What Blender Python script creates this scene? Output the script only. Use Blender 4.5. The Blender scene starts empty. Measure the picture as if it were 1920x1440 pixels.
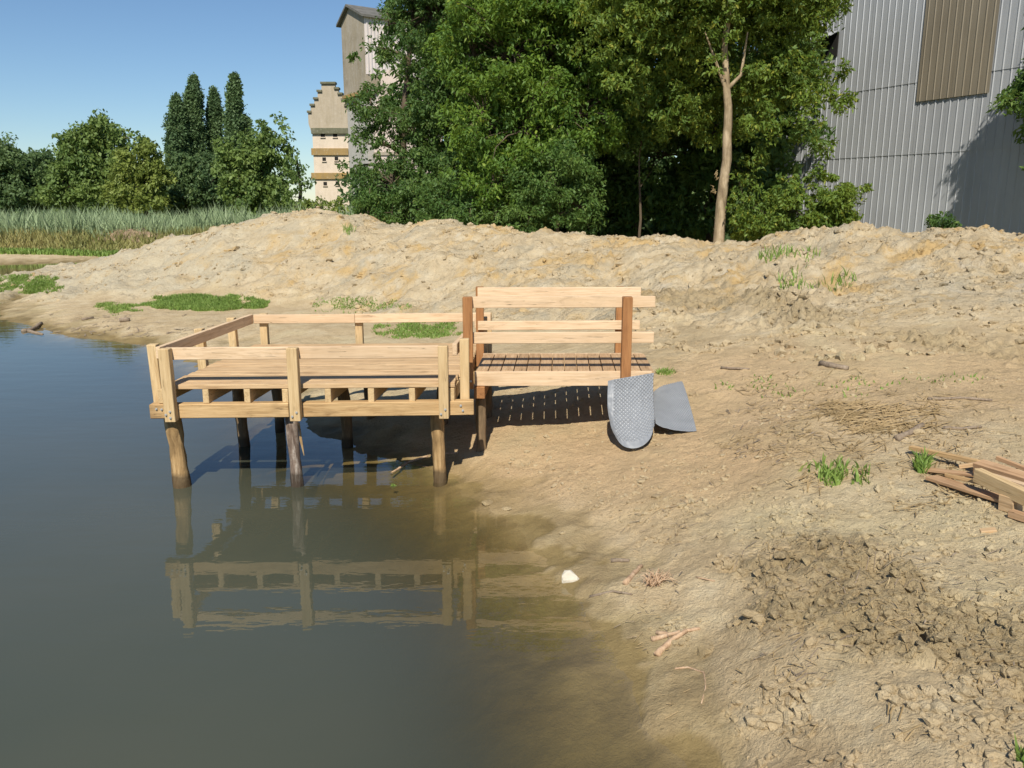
import bpy, bmesh, math, random
import numpy as np
from mathutils import Vector, Matrix

random.seed(7)
RNG = np.random.default_rng(11)
SC = bpy.context.scene
COL = SC.collection
R = math.radians

# ------------------------------------------------------------------ camera
CAM_H = 2.8
PITCH = math.atan(345 / 1550)
cam_data = bpy.data.cameras.new('camera')
cam_data.sensor_width = 36.0
cam_data.lens = 1550 / 1920 * 36
cam_data.clip_start = 0.05
cam_data.clip_end = 3000
cam = bpy.data.objects.new('camera', cam_data)
cam.location = (0, 0, CAM_H)
cam.rotation_euler = (math.pi / 2 - PITCH, 0, 0)
COL.objects.link(cam)
SC.camera = cam

# ------------------------------------------------------------------ sky, sun, exposure
LIGHT_DIR = Vector((0.12, 0.95, -1.0)).normalized()      # measured from the shadows on the gangway
ELEV = math.asin(-LIGHT_DIR.z)
world = bpy.data.worlds.new('World')
SC.world = world
world.use_nodes = True
wn = world.node_tree
sky = wn.nodes.new('ShaderNodeTexSky')
sky.sky_type = 'NISHITA'
sky.sun_disc = False
sky.sun_elevation = ELEV
sky.sun_rotation = math.pi + math.atan2(0.12, 0.95)
sky.air_density = 1.0
sky.dust_density = 0.0
sky.ozone_density = 3.5
wn.nodes['Background'].inputs['Strength'].default_value = 0.076
tint = wn.nodes.new('ShaderNodeMix')
tint.data_type = 'RGBA'
tint.blend_type = 'MULTIPLY'
tint.inputs[0].default_value = 1.0
tint.inputs[7].default_value = (0.84, 0.94, 1.02, 1)
wn.links.new(sky.outputs[0], tint.inputs[6])
wn.links.new(tint.outputs[2], wn.nodes['Background'].inputs['Color'])

sun_data = bpy.data.lights.new('sun', 'SUN')
sun_data.energy = 4.4
sun_data.angle = R(0.53)
sun_data.color = (1.0, 0.935, 0.82)
sun = bpy.data.objects.new('sun', sun_data)
sun.rotation_euler = LIGHT_DIR.to_track_quat('-Z', 'Y').to_euler()
sun.location = (-5, -20, 30)
COL.objects.link(sun)

SC.view_settings.view_transform = 'Standard'
SC.view_settings.look = 'None'
SC.view_settings.exposure = 0.37
SC.view_settings.gamma = 1.0
SC.view_settings.use_curve_mapping = False
SC.render.engine = 'CYCLES'
SC.cycles.max_bounces = 8
SC.cycles.transparent_max_bounces = 12
SC.cycles.caustics_reflective = False
SC.cycles.caustics_refractive = False

# ------------------------------------------------------------------ surveying helpers (photo pixel -> place in the scene)
_c, _s = math.cos(PITCH), math.sin(PITCH)


def _ray(u, v):
    a = (u - 960) / 1550
    b = (720 - v) / 1550
    return a, _c + b * _s, -_s + b * _c


def atz(u, v, z=0.0):
    d = _ray(u, v)
    t = (z - CAM_H) / d[2]
    return Vector((d[0] * t, d[1] * t, z))


def aty(u, v, y):
    d = _ray(u, v)
    t = y / d[1]
    return Vector((d[0] * t, y, CAM_H + d[2] * t))


# ------------------------------------------------------------------ noise in numpy
_perm = np.random.default_rng(3).permutation(1024)
_ang = np.random.default_rng(4).random(1024) * 2 * np.pi
_rv = np.random.default_rng(5).random((1024, 3))


def _hash(ix, iy):
    return _perm[(_perm[ix & 1023] + iy) & 1023]


def perlin(x, y):
    ix = np.floor(x).astype(np.int64)
    iy = np.floor(y).astype(np.int64)
    fx = x - ix
    fy = y - iy
    ux = fx * fx * fx * (fx * (fx * 6 - 15) + 10)
    uy = fy * fy * fy * (fy * (fy * 6 - 15) + 10)

    def g(dx, dy):
        a = _ang[_hash(ix + dx, iy + dy)]
        return np.cos(a) * (fx - dx) + np.sin(a) * (fy - dy)
    a = g(0, 0) * (1 - ux) + g(1, 0) * ux
    b = g(0, 1) * (1 - ux) + g(1, 1) * ux
    return (a * (1 - uy) + b * uy) * 1.5


def fbm(x, y, octaves=4, lac=2.03, gain=0.5):
    t = np.zeros_like(x)
    amp = 1.0
    for i in range(octaves):
        t += amp * perlin(x + 17.3 * i, y - 9.1 * i)
        x = x * lac
        y = y * lac
        amp *= gain
    return t


def worley(x, y):
    ix = np.floor(x).astype(np.int64)
    iy = np.floor(y).astype(np.int64)
    f1 = np.full(x.shape, 9.0)
    rid = np.zeros(x.shape)
    for dx in (-1, 0, 1):
        for dy in (-1, 0, 1):
            h = _hash(ix + dx, iy + dy)
            px = ix + dx + _rv[h, 0]
            py = iy + dy + _rv[h, 1]
            d = np.hypot(x - px, y - py)
            m = d < f1
            f1 = np.where(m, d, f1)
            rid = np.where(m, _rv[h, 2], rid)
    return f1, rid


def sstep(a, b, x):
    t = np.clip((x - a) / (b - a), 0, 1)
    return t * t * (3 - 2 * t)


def seg_dist(px, py, pts):
    best = np.full(px.shape, 1e9)
    for (ax, ay), (bx, by) in zip(pts[:-1], pts[1:]):
        vx, vy = bx - ax, by - ay
        t = np.clip(((px - ax) * vx + (py - ay) * vy) / (vx * vx + vy * vy), 0, 1)
        best = np.minimum(best, np.hypot(px - ax - t * vx, py - ay - t * vy))
    return best


# ------------------------------------------------------------------ object helpers
def tag(o, label=None, cat=None, group=None, kind=None):
    if label:
        o['label'] = label
    if cat:
        o['category'] = cat
    if group:
        o['group'] = group
    if kind:
        o['kind'] = kind
    return o


def empty(name, loc):
    o = bpy.data.objects.new(name, None)
    o.location = loc
    o.empty_display_size = 0.2
    COL.objects.link(o)
    return o


def put(name, mesh, parent=None, loc=None, rot=None):
    """link a mesh object; loc is a place in the world, parents are never turned or scaled"""
    o = bpy.data.objects.new(name, mesh)
    COL.objects.link(o)
    off = Vector((0, 0, 0))
    if parent is not None:
        o.parent = parent
        p = parent
        m = Matrix.Identity(4)
        chain = []
        while p is not None:
            chain.append(p)
            p = p.parent
        for q in reversed(chain):
            m = m @ q.matrix_basis
        w = Matrix.Translation(Vector(loc) if loc is not None else Vector((0, 0, 0)))
        if rot is not None:
            w = w @ rot.to_4x4()
        o.matrix_basis = m.inverted() @ w
    else:
        if loc is not None:
            o.location = loc
        if rot is not None:
            o.rotation_euler = rot.to_euler()
    return o


def mesh_np(name, verts, faces, mats, smooth=False):
    """verts (n,3), faces (m,k) arrays with one k"""
    verts = np.asarray(verts, dtype=np.float32)
    faces = np.asarray(faces, dtype=np.int32)
    k = faces.shape[1]
    me = bpy.data.meshes.new(name)
    me.vertices.add(len(verts))
    me.vertices.foreach_set('co', verts.ravel())
    me.loops.add(faces.size)
    me.loops.foreach_set('vertex_index', faces.ravel())
    me.polygons.add(len(faces))
    me.polygons.foreach_set('loop_start', np.arange(0, faces.size, k, dtype=np.int32))
    me.polygons.foreach_set('loop_total', np.full(len(faces), k, dtype=np.int32))
    me.polygons.foreach_set('use_smooth', np.full(len(faces), bool(smooth), dtype=bool))
    for m in (mats if isinstance(mats, (list, tuple)) else [mats]):
        me.materials.append(m)
    me.update(calc_edges=True)
    return me


def mesh_py(name, verts, faces, mats, smooth=False):
    me = bpy.data.meshes.new(name)
    me.from_pydata([tuple(v) for v in verts], [], faces)
    for m in (mats if isinstance(mats, (list, tuple)) else [mats]):
        me.materials.append(m)
    if smooth:
        for p in me.polygons:
            p.use_smooth = True
    me.update()
    return me


_box_cache = {}


def box_mesh(l, w, h, mat, bev=0.004, key='timber'):
    k = (round(l, 3), round(w, 3), round(h, 3), mat.name, bev)
    if k in _box_cache:
        return _box_cache[k]
    bm = bmesh.new()
    bmesh.ops.create_cube(bm, size=1.0)
    bmesh.ops.scale(bm, vec=(l, w, h), verts=bm.verts)
    if bev:
        bmesh.ops.bevel(bm, geom=list(bm.edges), offset=bev, segments=1, affect='EDGES')
    me = bpy.data.meshes.new(key)
    bm.to_mesh(me)
    bm.free()
    me.materials.append(mat)
    _box_cache[k] = me
    return me


def timber(name, p0, p1, w, h, mat, parent=None, bev=0.004, wob=0.0, roll=0.0):
    """a sawn piece from p0 to p1 (centre line); w across, h along local z"""
    p0 = Vector(p0)
    p1 = Vector(p1)
    d = p1 - p0
    l = d.length
    d.normalize()
    if abs(d.z) > 0.9:
        side = Vector((0, 1, 0)) if d.z > 0 else Vector((0, -1, 0))
    else:
        side = Vector((0, 0, 1)).cross(d).normalized()
    up = d.cross(side).normalized()
    rot = Matrix((d, side, up)).transposed()
    if roll or wob:
        rot = rot @ Matrix.Rotation(roll + random.uniform(-wob, wob), 3, 'X') @ Matrix.Rotation(random.uniform(-wob, wob), 3, 'Z')
    return put(name, box_mesh(l, w, h, mat, bev), parent, (p0 + p1) / 2, rot)


def tube_geo(pts, radii, sides=8, cap=True, jag=0.0, rng=None):
    pts = [Vector(p) for p in pts]
    vs, fs = [], []
    n = len(pts)
    ref = Vector((0.3, 0.9, 0.1)).normalized()
    for i, p in enumerate(pts):
        t = (pts[min(i + 1, n - 1)] - pts[max(i - 1, 0)]).normalized()
        a = t.cross(ref)
        if a.length < 1e-3:
            a = t.cross(Vector((1, 0, 0)))
        a.normalize()
        b = t.cross(a)
        for k in range(sides):
            th = 2 * math.pi * k / sides
            r = radii[i]
            if jag:
                r *= 1 + jag * (rng.random() - 0.5)
            vs.append(p + a * (math.cos(th) * r) + b * (math.sin(th) * r))
    for i in range(n - 1):
        for k in range(sides):
            k2 = (k + 1) % sides
            fs.append((i * sides + k, i * sides + k2, (i + 1) * sides + k2, (i + 1) * sides + k))
    if cap:
        fs.append(tuple(range(sides - 1, -1, -1)))
        fs.append(tuple((n - 1) * sides + k for k in range(sides)))
    return vs, fs


def join_geo(parts):
    vs, fs = [], []
    for v, f in parts:
        o = len(vs)
        vs.extend(v)
        fs.extend([tuple(i + o for i in q) for q in f])
    return vs, fs


# ------------------------------------------------------------------ materials
class NT:
    def __init__(self, name):
        self.mat = bpy.data.materials.new(name)
        self.mat.use_nodes = True
        self.t = self.mat.node_tree
        self.t.nodes.clear()
        self.out = self.t.nodes.new('ShaderNodeOutputMaterial')

    def n(self, typ, props=None, **inp):
        nd = self.t.nodes.new('ShaderNode' + typ)
        for k, v in (props or {}).items():
            setattr(nd, k, v)
        for k, v in inp.items():
            key = int(k[1:]) if k[0] == 'i' and k[1:].isdigit() else k.replace('_', ' ')
            sock = nd.inputs[key]
            if hasattr(v, 'links') or isinstance(v, bpy.types.NodeSocket):
                self.t.links.new(v, sock)
            else:
                if isinstance(v, (tuple, list)) and len(v) == 3 and sock.type == 'RGBA':
                    v = (*v, 1)
                sock.default_value = v
        return nd

    def ramp(self, fac, stops, interp='LINEAR'):
        nd = self.t.nodes.new('ShaderNodeValToRGB')
        nd.color_ramp.interpolation = interp
        el = nd.color_ramp.elements
        while len(el) < len(stops):
            el.new(0.5)
        for e, (p, c) in zip(el, stops):
            e.position = p
            e.color = (*c, 1) if len(c) == 3 else c
        self.t.links.new(fac, nd.inputs[0])
        return nd.outputs[0]

    def noise(self, vec, scale, detail=3.0, rough=0.55, dist=0.0, out=0):
        return self.n('TexNoise', None, Vector=vec, Scale=scale, Detail=detail, Roughness=rough, Distortion=dist).outputs[out]

    def math(self, op, a, b=0.0, clamp=False):
        nd = self.n('Math', {'operation': op, 'use_clamp': clamp})
        for i, v in enumerate((a, b)):
            if isinstance(v, bpy.types.NodeSocket):
                self.t.links.new(v, nd.inputs[i])
            else:
                nd.inputs[i].default_value = v
        return nd.outputs[0]

    def mix(self, fac, a, b, mode='MIX'):
        nd = self.t.nodes.new('ShaderNodeMix')
        nd.data_type = 'RGBA'
        nd.blend_type = mode
        for key, v in ((0, fac), (6, a), (7, b)):
            s = nd.inputs[key]
            if isinstance(v, bpy.types.NodeSocket):
                self.t.links.new(v, s)
            else:
                s.default_value = (*v, 1) if isinstance(v, (tuple, list)) and len(v) == 3 else v
        return nd.outputs[2]

    def mrange(self, v, a, b, c=0.0, d=1.0):
        nd = self.n('MapRange', None, Value=v, From_Min=a, From_Max=b, To_Min=c, To_Max=d)
        return nd.outputs[0]

    def done(self, shader):
        self.t.links.new(shader, self.out.inputs['Surface'])
        return self.mat

    def principled(self, col, rough=0.8, normal=None, spec=0.3, metal=0.0):
        kw = dict(Base_Color=col, Roughness=rough, Metallic=metal)
        nd = self.n('BsdfPrincipled', None, **kw)
        nd.inputs['Specular IOR Level'].default_value = spec
        if normal is not None:
            self.t.links.new(normal, nd.inputs['Normal'])
        return nd.outputs[0]

    def bump(self, h, strength=0.4, dist=0.01):
        return self.n('Bump', None, Height=h, Strength=strength, Distance=dist).outputs[0]


def wood_mat(name, light, mid, dark, stain=0.25, rough=0.78):
    m = NT(name)
    tc = m.n('TexCoord').outputs['Object']
    oi = m.n('ObjectInfo').outputs['Random']
    shift = m.n('CombineXYZ', None, X=m.math('MULTIPLY', oi, 37.0), Y=m.math('MULTIPLY', oi, 91.0), Z=m.math('MULTIPLY', oi, 53.0)).outputs[0]
    v = m.n('VectorMath', {'operation': 'ADD'}, i0=tc, i1=shift).outputs[0]
    st = m.n('Mapping', None, Vector=v, Scale=(1.3, 16, 16)).outputs[0]
    g1 = m.noise(st, 1.6, 5, 0.65, 0.8)
    st2 = m.n('Mapping', None, Vector=v, Scale=(2.2, 60, 60)).outputs[0]
    g2 = m.noise(st2, 1.4, 3, 0.6)
    big = m.noise(v, 2.4, 3, 0.6)
    knot = m.n('TexVoronoi', None, Vector=m.n('Mapping', None, Vector=v, Scale=(2.4, 6, 6)).outputs[0], Scale=1.0).outputs['Distance']
    c = m.ramp(g1, [(0.28, dark), (0.47, mid), (0.68, light)])
    c = m.mix(m.mrange(g2, 0.40, 0.68, 0.0, 0.5), c, dark)
    c = m.mix(m.mrange(big, 0.52, 0.78, 0.0, stain), c, tuple(x * 0.55 for x in dark))
    c = m.mix(m.mrange(knot, 0.02, 0.09, 0.6, 0.0), c, tuple(x * 0.45 for x in dark))
    c = m.mix(m.mrange(oi, 0.0, 1.0, 0.0, 0.55), c, tuple(0.5 * a + 0.35 * b for a, b in zip(mid, dark)))
    blot = m.noise(m.n('Mapping', None, Vector=v, Scale=(1.1, 5, 5)).outputs[0], 2.3, 4, 0.7, 1.0)
    c = m.mix(m.mrange(blot, 0.60, 0.70, 0.0, 0.45 * min(1, stain * 2)), c, tuple(x * 0.5 for x in dark))
    spl = m.noise(m.n('Mapping', None, Vector=v, Scale=(1.1, 34, 34)).outputs[0], 1.0, 2, 0.5, 0.3)
    crk = m.mrange(m.math('ABSOLUTE', m.math('SUBTRACT', spl, 0.36)), 0.0, 0.012, 1.0, 0.0)
    crk = m.math('MULTIPLY', crk, m.mrange(big, 0.42, 0.56, 0.0, 1.0))
    c = m.mix(m.math('MULTIPLY', crk, 0.8), c, tuple(x * 0.22 for x in dark))
    h = m.math('ADD', g1, m.math('MULTIPLY', g2, 0.6))
    h = m.math('SUBTRACT', h, crk)
    return m.done(m.principled(c, rough, m.bump(h, 0.5, 0.005), 0.25))


MT = {}
MT['rail_wood'] = wood_mat('rail_wood', (0.82, 0.63, 0.43), (0.73, 0.54, 0.35), (0.52, 0.35, 0.195), 0.35)
MT['deck_wood'] = wood_mat('deck_wood', (0.75, 0.55, 0.33), (0.63, 0.44, 0.245), (0.36, 0.215, 0.105), 0.55)
MT['post_wood'] = wood_mat('post_wood', (0.74, 0.56, 0.32), (0.64, 0.47, 0.255), (0.43, 0.28, 0.13), 0.35)
MT['beam_wood'] = wood_mat('beam_wood', (0.66, 0.46, 0.24), (0.55, 0.37, 0.18), (0.30, 0.17, 0.07), 0.6)
MT['red_wood'] = wood_mat('red_wood', (0.46, 0.235, 0.095), (0.38, 0.18, 0.07), (0.24, 0.105, 0.04), 0.3)
MT['ramp_wood'] = wood_mat('ramp_wood', (0.64, 0.45, 0.27), (0.52, 0.345, 0.195), (0.30, 0.18, 0.09), 0.55)
MT['offcut_wood'] = wood_mat('offcut_wood', (0.63, 0.43, 0.26), (0.51, 0.325, 0.18), (0.31, 0.175, 0.09), 0.35)


def bark_mat(name, a, b, c, sc=9.0, wet=None):
    m = NT(name)
    tc = m.n('TexCoord').outputs['Object']
    st = m.n('Mapping', None, Vector=tc, Scale=(1, 1, 0.22)).outputs[0]
    g = m.noise(st, sc, 6, 0.7, 0.6)
    g2 = m.noise(tc, sc * 0.5, 4, 0.6)
    col = m.ramp(g, [(0.3, a), (0.5, b), (0.7, c)])
    col = m.mix(m.mrange(g2, 0.45, 0.7, 0, 0.5), col, a)
    if wet is not None:
        z = m.n('SeparateXYZ', None, Vector=m.n('NewGeometry').outputs['Position']).outputs['Z']
        z = m.math('ADD', z, m.math('MULTIPLY', m.math('SUBTRACT', g2, 0.5), 0.12))
        col = m.mix(m.mrange(z, wet, wet + 0.05, 0.75, 0.0), col, (0.035, 0.026, 0.017))
    return m.done(m.principled(col, 0.85, m.bump(g, 0.8, 0.02), 0.2))


MT['pile_peeled'] = bark_mat('pile_peeled', (0.13, 0.08, 0.035), (0.40, 0.26, 0.12), (0.62, 0.45, 0.24), 11, 0.10)
MT['pile_bark'] = bark_mat('pile_bark', (0.07, 0.045, 0.033), (0.24, 0.18, 0.14), (0.58, 0.52, 0.44), 22, 0.12)
MT['pile_old'] = bark_mat('pile_old', (0.10, 0.07, 0.04), (0.22, 0.15, 0.085), (0.32, 0.23, 0.14), 9, 0.08)
MT['tree_bark'] = bark_mat('tree_bark', (0.14, 0.10, 0.06), (0.34, 0.26, 0.16), (0.52, 0.41, 0.28), 6)
MT['dark_bark'] = bark_mat('dark_bark', (0.05, 0.04, 0.028), (0.12, 0.09, 0.06), (0.2, 0.16, 0.11), 5)
MT['stick'] = bark_mat('stick', (0.32, 0.20, 0.12), (0.52, 0.36, 0.23), (0.66, 0.50, 0.34), 22)
MT['grey_stick'] = bark_mat('grey_stick', (0.16, 0.12, 0.085), (0.27, 0.21, 0.15), (0.4, 0.32, 0.24), 22)


def plain(name, col, rough=0.7, metal=0.0, var=0.25, sc=3.0, bump=0.15, bd=0.01, spec=0.3):
    m = NT(name)
    tc = m.n('TexCoord').outputs['Object']
    g = m.noise(tc, sc, 5, 0.6)
    g2 = m.noise(tc, sc * 7, 3, 0.6)
    c = m.mix(m.mrange(g, 0.3, 0.7, 0, 1), tuple(x * (1 - var) for x in col), tuple(min(1, x * (1 + var * 0.6)) for x in col))
    c = m.mix(m.mrange(g2, 0.4, 0.75, 0, var), c, tuple(x * 0.6 for x in col))
    return m.done(m.principled(c, rough, m.bump(g2, bump, bd), spec, metal))


MT['steel'] = plain('steel', (0.55, 0.55, 0.53), 0.4, 0.5, 0.1)
MT['membrane'] = plain('membrane', (0.225, 0.24, 0.26), 0.45, 0.0, 0.12, 5, 0.05, 0.003, 0.55)


def leaf_mat(name, dark, light, hot, trans=0.35, sc=0.9):
    m = NT(name)
    geo = m.n('NewGeometry')
    r = geo.outputs['Random Per Island']
    pos = geo.outputs['Position']
    g = m.noise(pos, sc, 3, 0.6)
    c = m.mix(m.mrange(g, 0.36, 0.64, 0, 1), dark, light)
    c = m.mix(m.mrange(r, 0.0, 1.0, 0.0, 0.6), c, dark)
    c = m.mix(m.mrange(r, 0.9, 1.0, 0.0, 0.75), c, hot)
    d = m.n('BsdfDiffuse', None, Color=c).outputs[0]
    t = m.n('BsdfTranslucent', None, Color=m.mix(0.5, c, hot)).outputs[0]
    s = m.n('MixShader', None, i0=trans, i1=d, i2=t).outputs[0]
    gl = m.n('BsdfGlossy', None, Color=(0.8, 0.9, 0.8), Roughness=0.6).outputs[0]
    return m.done(m.n('MixShader', None, i0=0.03, i1=s, i2=gl).outputs[0])


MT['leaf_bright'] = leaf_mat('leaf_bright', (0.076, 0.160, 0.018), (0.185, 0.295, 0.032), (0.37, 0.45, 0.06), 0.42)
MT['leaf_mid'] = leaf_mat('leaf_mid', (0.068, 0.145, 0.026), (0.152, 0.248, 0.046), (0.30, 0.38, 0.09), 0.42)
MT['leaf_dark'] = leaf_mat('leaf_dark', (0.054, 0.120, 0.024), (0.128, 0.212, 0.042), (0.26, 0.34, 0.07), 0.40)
MT['leaf_ash'] = leaf_mat('leaf_ash', (0.086, 0.160, 0.020), (0.205, 0.290, 0.036), (0.48, 0.45, 0.06), 0.42)
MT['leaf_poplar'] = leaf_mat('leaf_poplar', (0.085, 0.150, 0.058), (0.155, 0.235, 0.085), (0.22, 0.30, 0.12), 0.35, 0.5)
MT['leaf_far'] = leaf_mat('leaf_far', (0.105, 0.175, 0.042), (0.215, 0.295, 0.064), (0.31, 0.38, 0.10), 0.38, 0.35)
MT['leaf_fardark'] = leaf_mat('leaf_fardark', (0.068, 0.125, 0.044), (0.135, 0.205, 0.060), (0.21, 0.28, 0.09), 0.38, 0.35)
MT['leaf_olive'] = leaf_mat('leaf_olive', (0.145, 0.200, 0.034), (0.260, 0.310, 0.060), (0.35, 0.39, 0.10), 0.38, 0.4)
MT['grass'] = leaf_mat('grass', (0.170, 0.275, 0.050), (0.260, 0.370, 0.080), (0.34, 0.36, 0.11), 0.3, 3)
MT['reed'] = leaf_mat('reed', (0.255, 0.330, 0.165), (0.350, 0.440, 0.240), (0.46, 0.52, 0.32), 0.25, 0.3)
MT['dry_grass'] = leaf_mat('dry_grass', (0.22, 0.24, 0.07), (0.42, 0.34, 0.13), (0.54, 0.43, 0.20), 0.25, 0.22)
MT['straw'] = leaf_mat('straw', (0.26, 0.18, 0.085), (0.46, 0.33, 0.17), (0.60, 0.46, 0.26), 0.15, 3)


def ground_mat():
    m = NT('ground_earth')
    pos = m.n('NewGeometry').outputs['Position']
    at = m.n('Attribute', {'attribute_name': 'mask'})
    sep = m.n('SeparateColor', None, Color=at.outputs['Color'])
    wet, soil, mound = sep.outputs[0], sep.outputs[1], sep.outputs[2]
    green = at.outputs['Alpha']
    at2 = m.n('Attribute', {'attribute_name': 'mask_b'})
    sep2 = m.n('SeparateColor', None, Color=at2.outputs['Color'])
    ochre, crack = sep2.outputs[0], sep2.outputs[1]
    n1 = m.noise(pos, 0.55, 5, 0.6, 0.5)
    n2 = m.noise(pos, 2.6, 6, 0.65, 0.3)
    n3 = m.noise(pos, 17.0, 5, 0.7)
    n4 = m.noise(pos, 75.0, 4, 0.7)
    c = m.ramp(n2, [(0.30, (0.43, 0.322, 0.185)), (0.5, (0.55, 0.428, 0.257)), (0.72, (0.62, 0.512, 0.334))])
    # pale silty and pinkish patches of the worked ground
    c = m.mix(m.mrange(n1, 0.50, 0.68, 0, 0.6), c, (0.61, 0.52, 0.315))
    c = m.mix(m.math('MULTIPLY', ochre, m.mrange(n2, 0.35, 0.6, 0.25, 0.75)), c, (0.56, 0.345, 0.165))
    # spoil heap: ochre clay streaks and grey marl
    nm = m.noise(pos, 0.9, 6, 0.62, 1.2)
    ng = m.noise(m.n('VectorMath', {'operation': 'ADD'}, i0=pos, i1=(31, 7, 3)).outputs[0], 0.8, 6, 0.65, 0.8)
    n5 = m.noise(pos, 7.0, 6, 0.72, 0.6)
    cm = m.ramp(n2, [(0.28, (0.47, 0.366, 0.222)), (0.5, (0.585, 0.472, 0.302)), (0.75, (0.66, 0.562, 0.390))])
    cm = m.mix(m.mrange(nm, 0.50, 0.64, 0, 0.85), cm, (0.57, 0.385, 0.160))
    cm = m.mix(m.mrange(ng, 0.53, 0.66, 0, 0.70), cm, (0.43, 0.38, 0.275))
    cm = m.mix(m.mrange(m.noise(pos, 1.7, 5, 0.6, 0.5), 0.60, 0.72, 0, 0.6), cm, (0.62, 0.57, 0.46))
    cm = m.mix(m.mrange(n5, 0.28, 0.42, 0.55, 0.0), cm, (0.19, 0.14, 0.085))  # shade of the heap's small crevices, painted into the colour
    cm = m.mix(m.math('MULTIPLY', sep2.outputs[2], m.mrange(n2, 0.3, 0.65, 0.5, 1.0)), cm, (0.53, 0.475, 0.345))
    cm = m.mix(m.mrange(n5, 0.28, 0.42, 0.35, 0.0), cm, (0.20, 0.15, 0.09))  # second coat of the painted crevice shade
    c = m.mix(mound, c, cm)
    # turned darker soil
    cs = m.ramp(n3, [(0.3, (0.28, 0.205, 0.108)), (0.55, (0.41, 0.315, 0.172)), (0.75, (0.52, 0.41, 0.235))])
    c = m.mix(m.math('MULTIPLY', soil, m.mrange(n2, 0.3, 0.6, 0.45, 1.0)), c, cs)
    # speckle of grit and litter, with crevice shade painted dark at the noise lows
    c = m.mix(m.mrange(n3, 0.30, 0.44, 0.42, 0.0), c, (0.235, 0.165, 0.095))
    c = m.mix(m.mrange(n4, 0.60, 0.72, 0.0, 0.55), c, (0.66, 0.56, 0.40))
    c = m.mix(m.mrange(n4, 0.28, 0.42, 0.40, 0.0), c, (0.20, 0.145, 0.085))
    # green and dry sward far off
    cg = m.ramp(n1, [(0.35, (0.085, 0.120, 0.030)), (0.6, (0.20, 0.185, 0.065))])
    c = m.mix(green, c, cg)
    # damp margin and silt under water
    cw = m.ramp(n2, [(0.3, (0.140, 0.100, 0.038)), (0.7, (0.250, 0.182, 0.070))])
    c = m.mix(m.math('MULTIPLY', wet, 0.92), c, cw)
    vor = m.n('TexVoronoi', {'feature': 'DISTANCE_TO_EDGE'}, Vector=m.n('VectorMath', {'operation': 'ADD'}, i0=pos, i1=m.n('VectorMath', {'operation': 'SCALE'}, i0=m.noise(pos, 3.0, 3, 0.6, 0, 1), Scale=0.25).outputs[0]).outputs[0], Scale=2.7).outputs['Distance']
    crk = m.math('MULTIPLY', m.mrange(vor, 0.0, 0.02, 1.0, 0.0), crack)
    c = m.mix(m.math('MULTIPLY', crk, 0.4), c, (0.17, 0.12, 0.07))
    n6 = m.noise(pos, 36.0, 5, 0.75, 0.4)
    c = m.mix(m.mrange(n6, 0.30, 0.42, 0.28, 0.0), c, (0.20, 0.145, 0.085))  # micro shadows between crumbs, put into the colour of the low spots
    h = m.math('ADD', m.math('MULTIPLY', n3, 1.3), m.math('ADD', m.math('MULTIPLY', n4, 0.5), m.math('MULTIPLY', n6, 0.9)))
    h = m.math('SUBTRACT', h, m.math('MULTIPLY', crk, 0.5))
    h = m.math('ADD', h, m.math('MULTIPLY', m.math('MULTIPLY', n5, m.math('MAXIMUM', mound, soil)), 3.2))
    h = m.math('MULTIPLY', h, m.mrange(wet, 0.0, 1.0, 1.0, 0.35))
    rough = m.mrange(wet, 0.2, 1.0, 0.93, 0.62)
    return m.done(m.principled(c, rough, m.bump(h, 0.88, 0.032), 0.22))


MT['ground'] = ground_mat()


def clod_mat():
    m = NT('clod_earth')
    geo = m.n('NewGeometry')
    r = geo.outputs['Random Per Island']
    pos = geo.outputs['Position']
    n = m.noise(pos, 14.0, 4, 0.65)
    c = m.ramp(r, [(0.0, (0.27, 0.195, 0.115)), (0.45, (0.44, 0.335, 0.205)), (0.8, (0.53, 0.42, 0.275)), (1.0, (0.64, 0.56, 0.42))])
    c = m.mix(m.mrange(n, 0.35, 0.6, 0.5, 0), c, (0.24, 0.17, 0.10))
    return m.done(m.principled(c, 0.92, m.bump(n, 0.7, 0.02), 0.2))


MT['clod'] = clod_mat()
MT['stone'] = plain('stone', (0.46, 0.37, 0.25), 0.85, 0, 0.2, 9, 0.5, 0.01)
MT['white_stone'] = plain('white_stone', (0.62, 0.57, 0.47), 0.8, 0, 0.12, 14, 0.4, 0.008)


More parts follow.
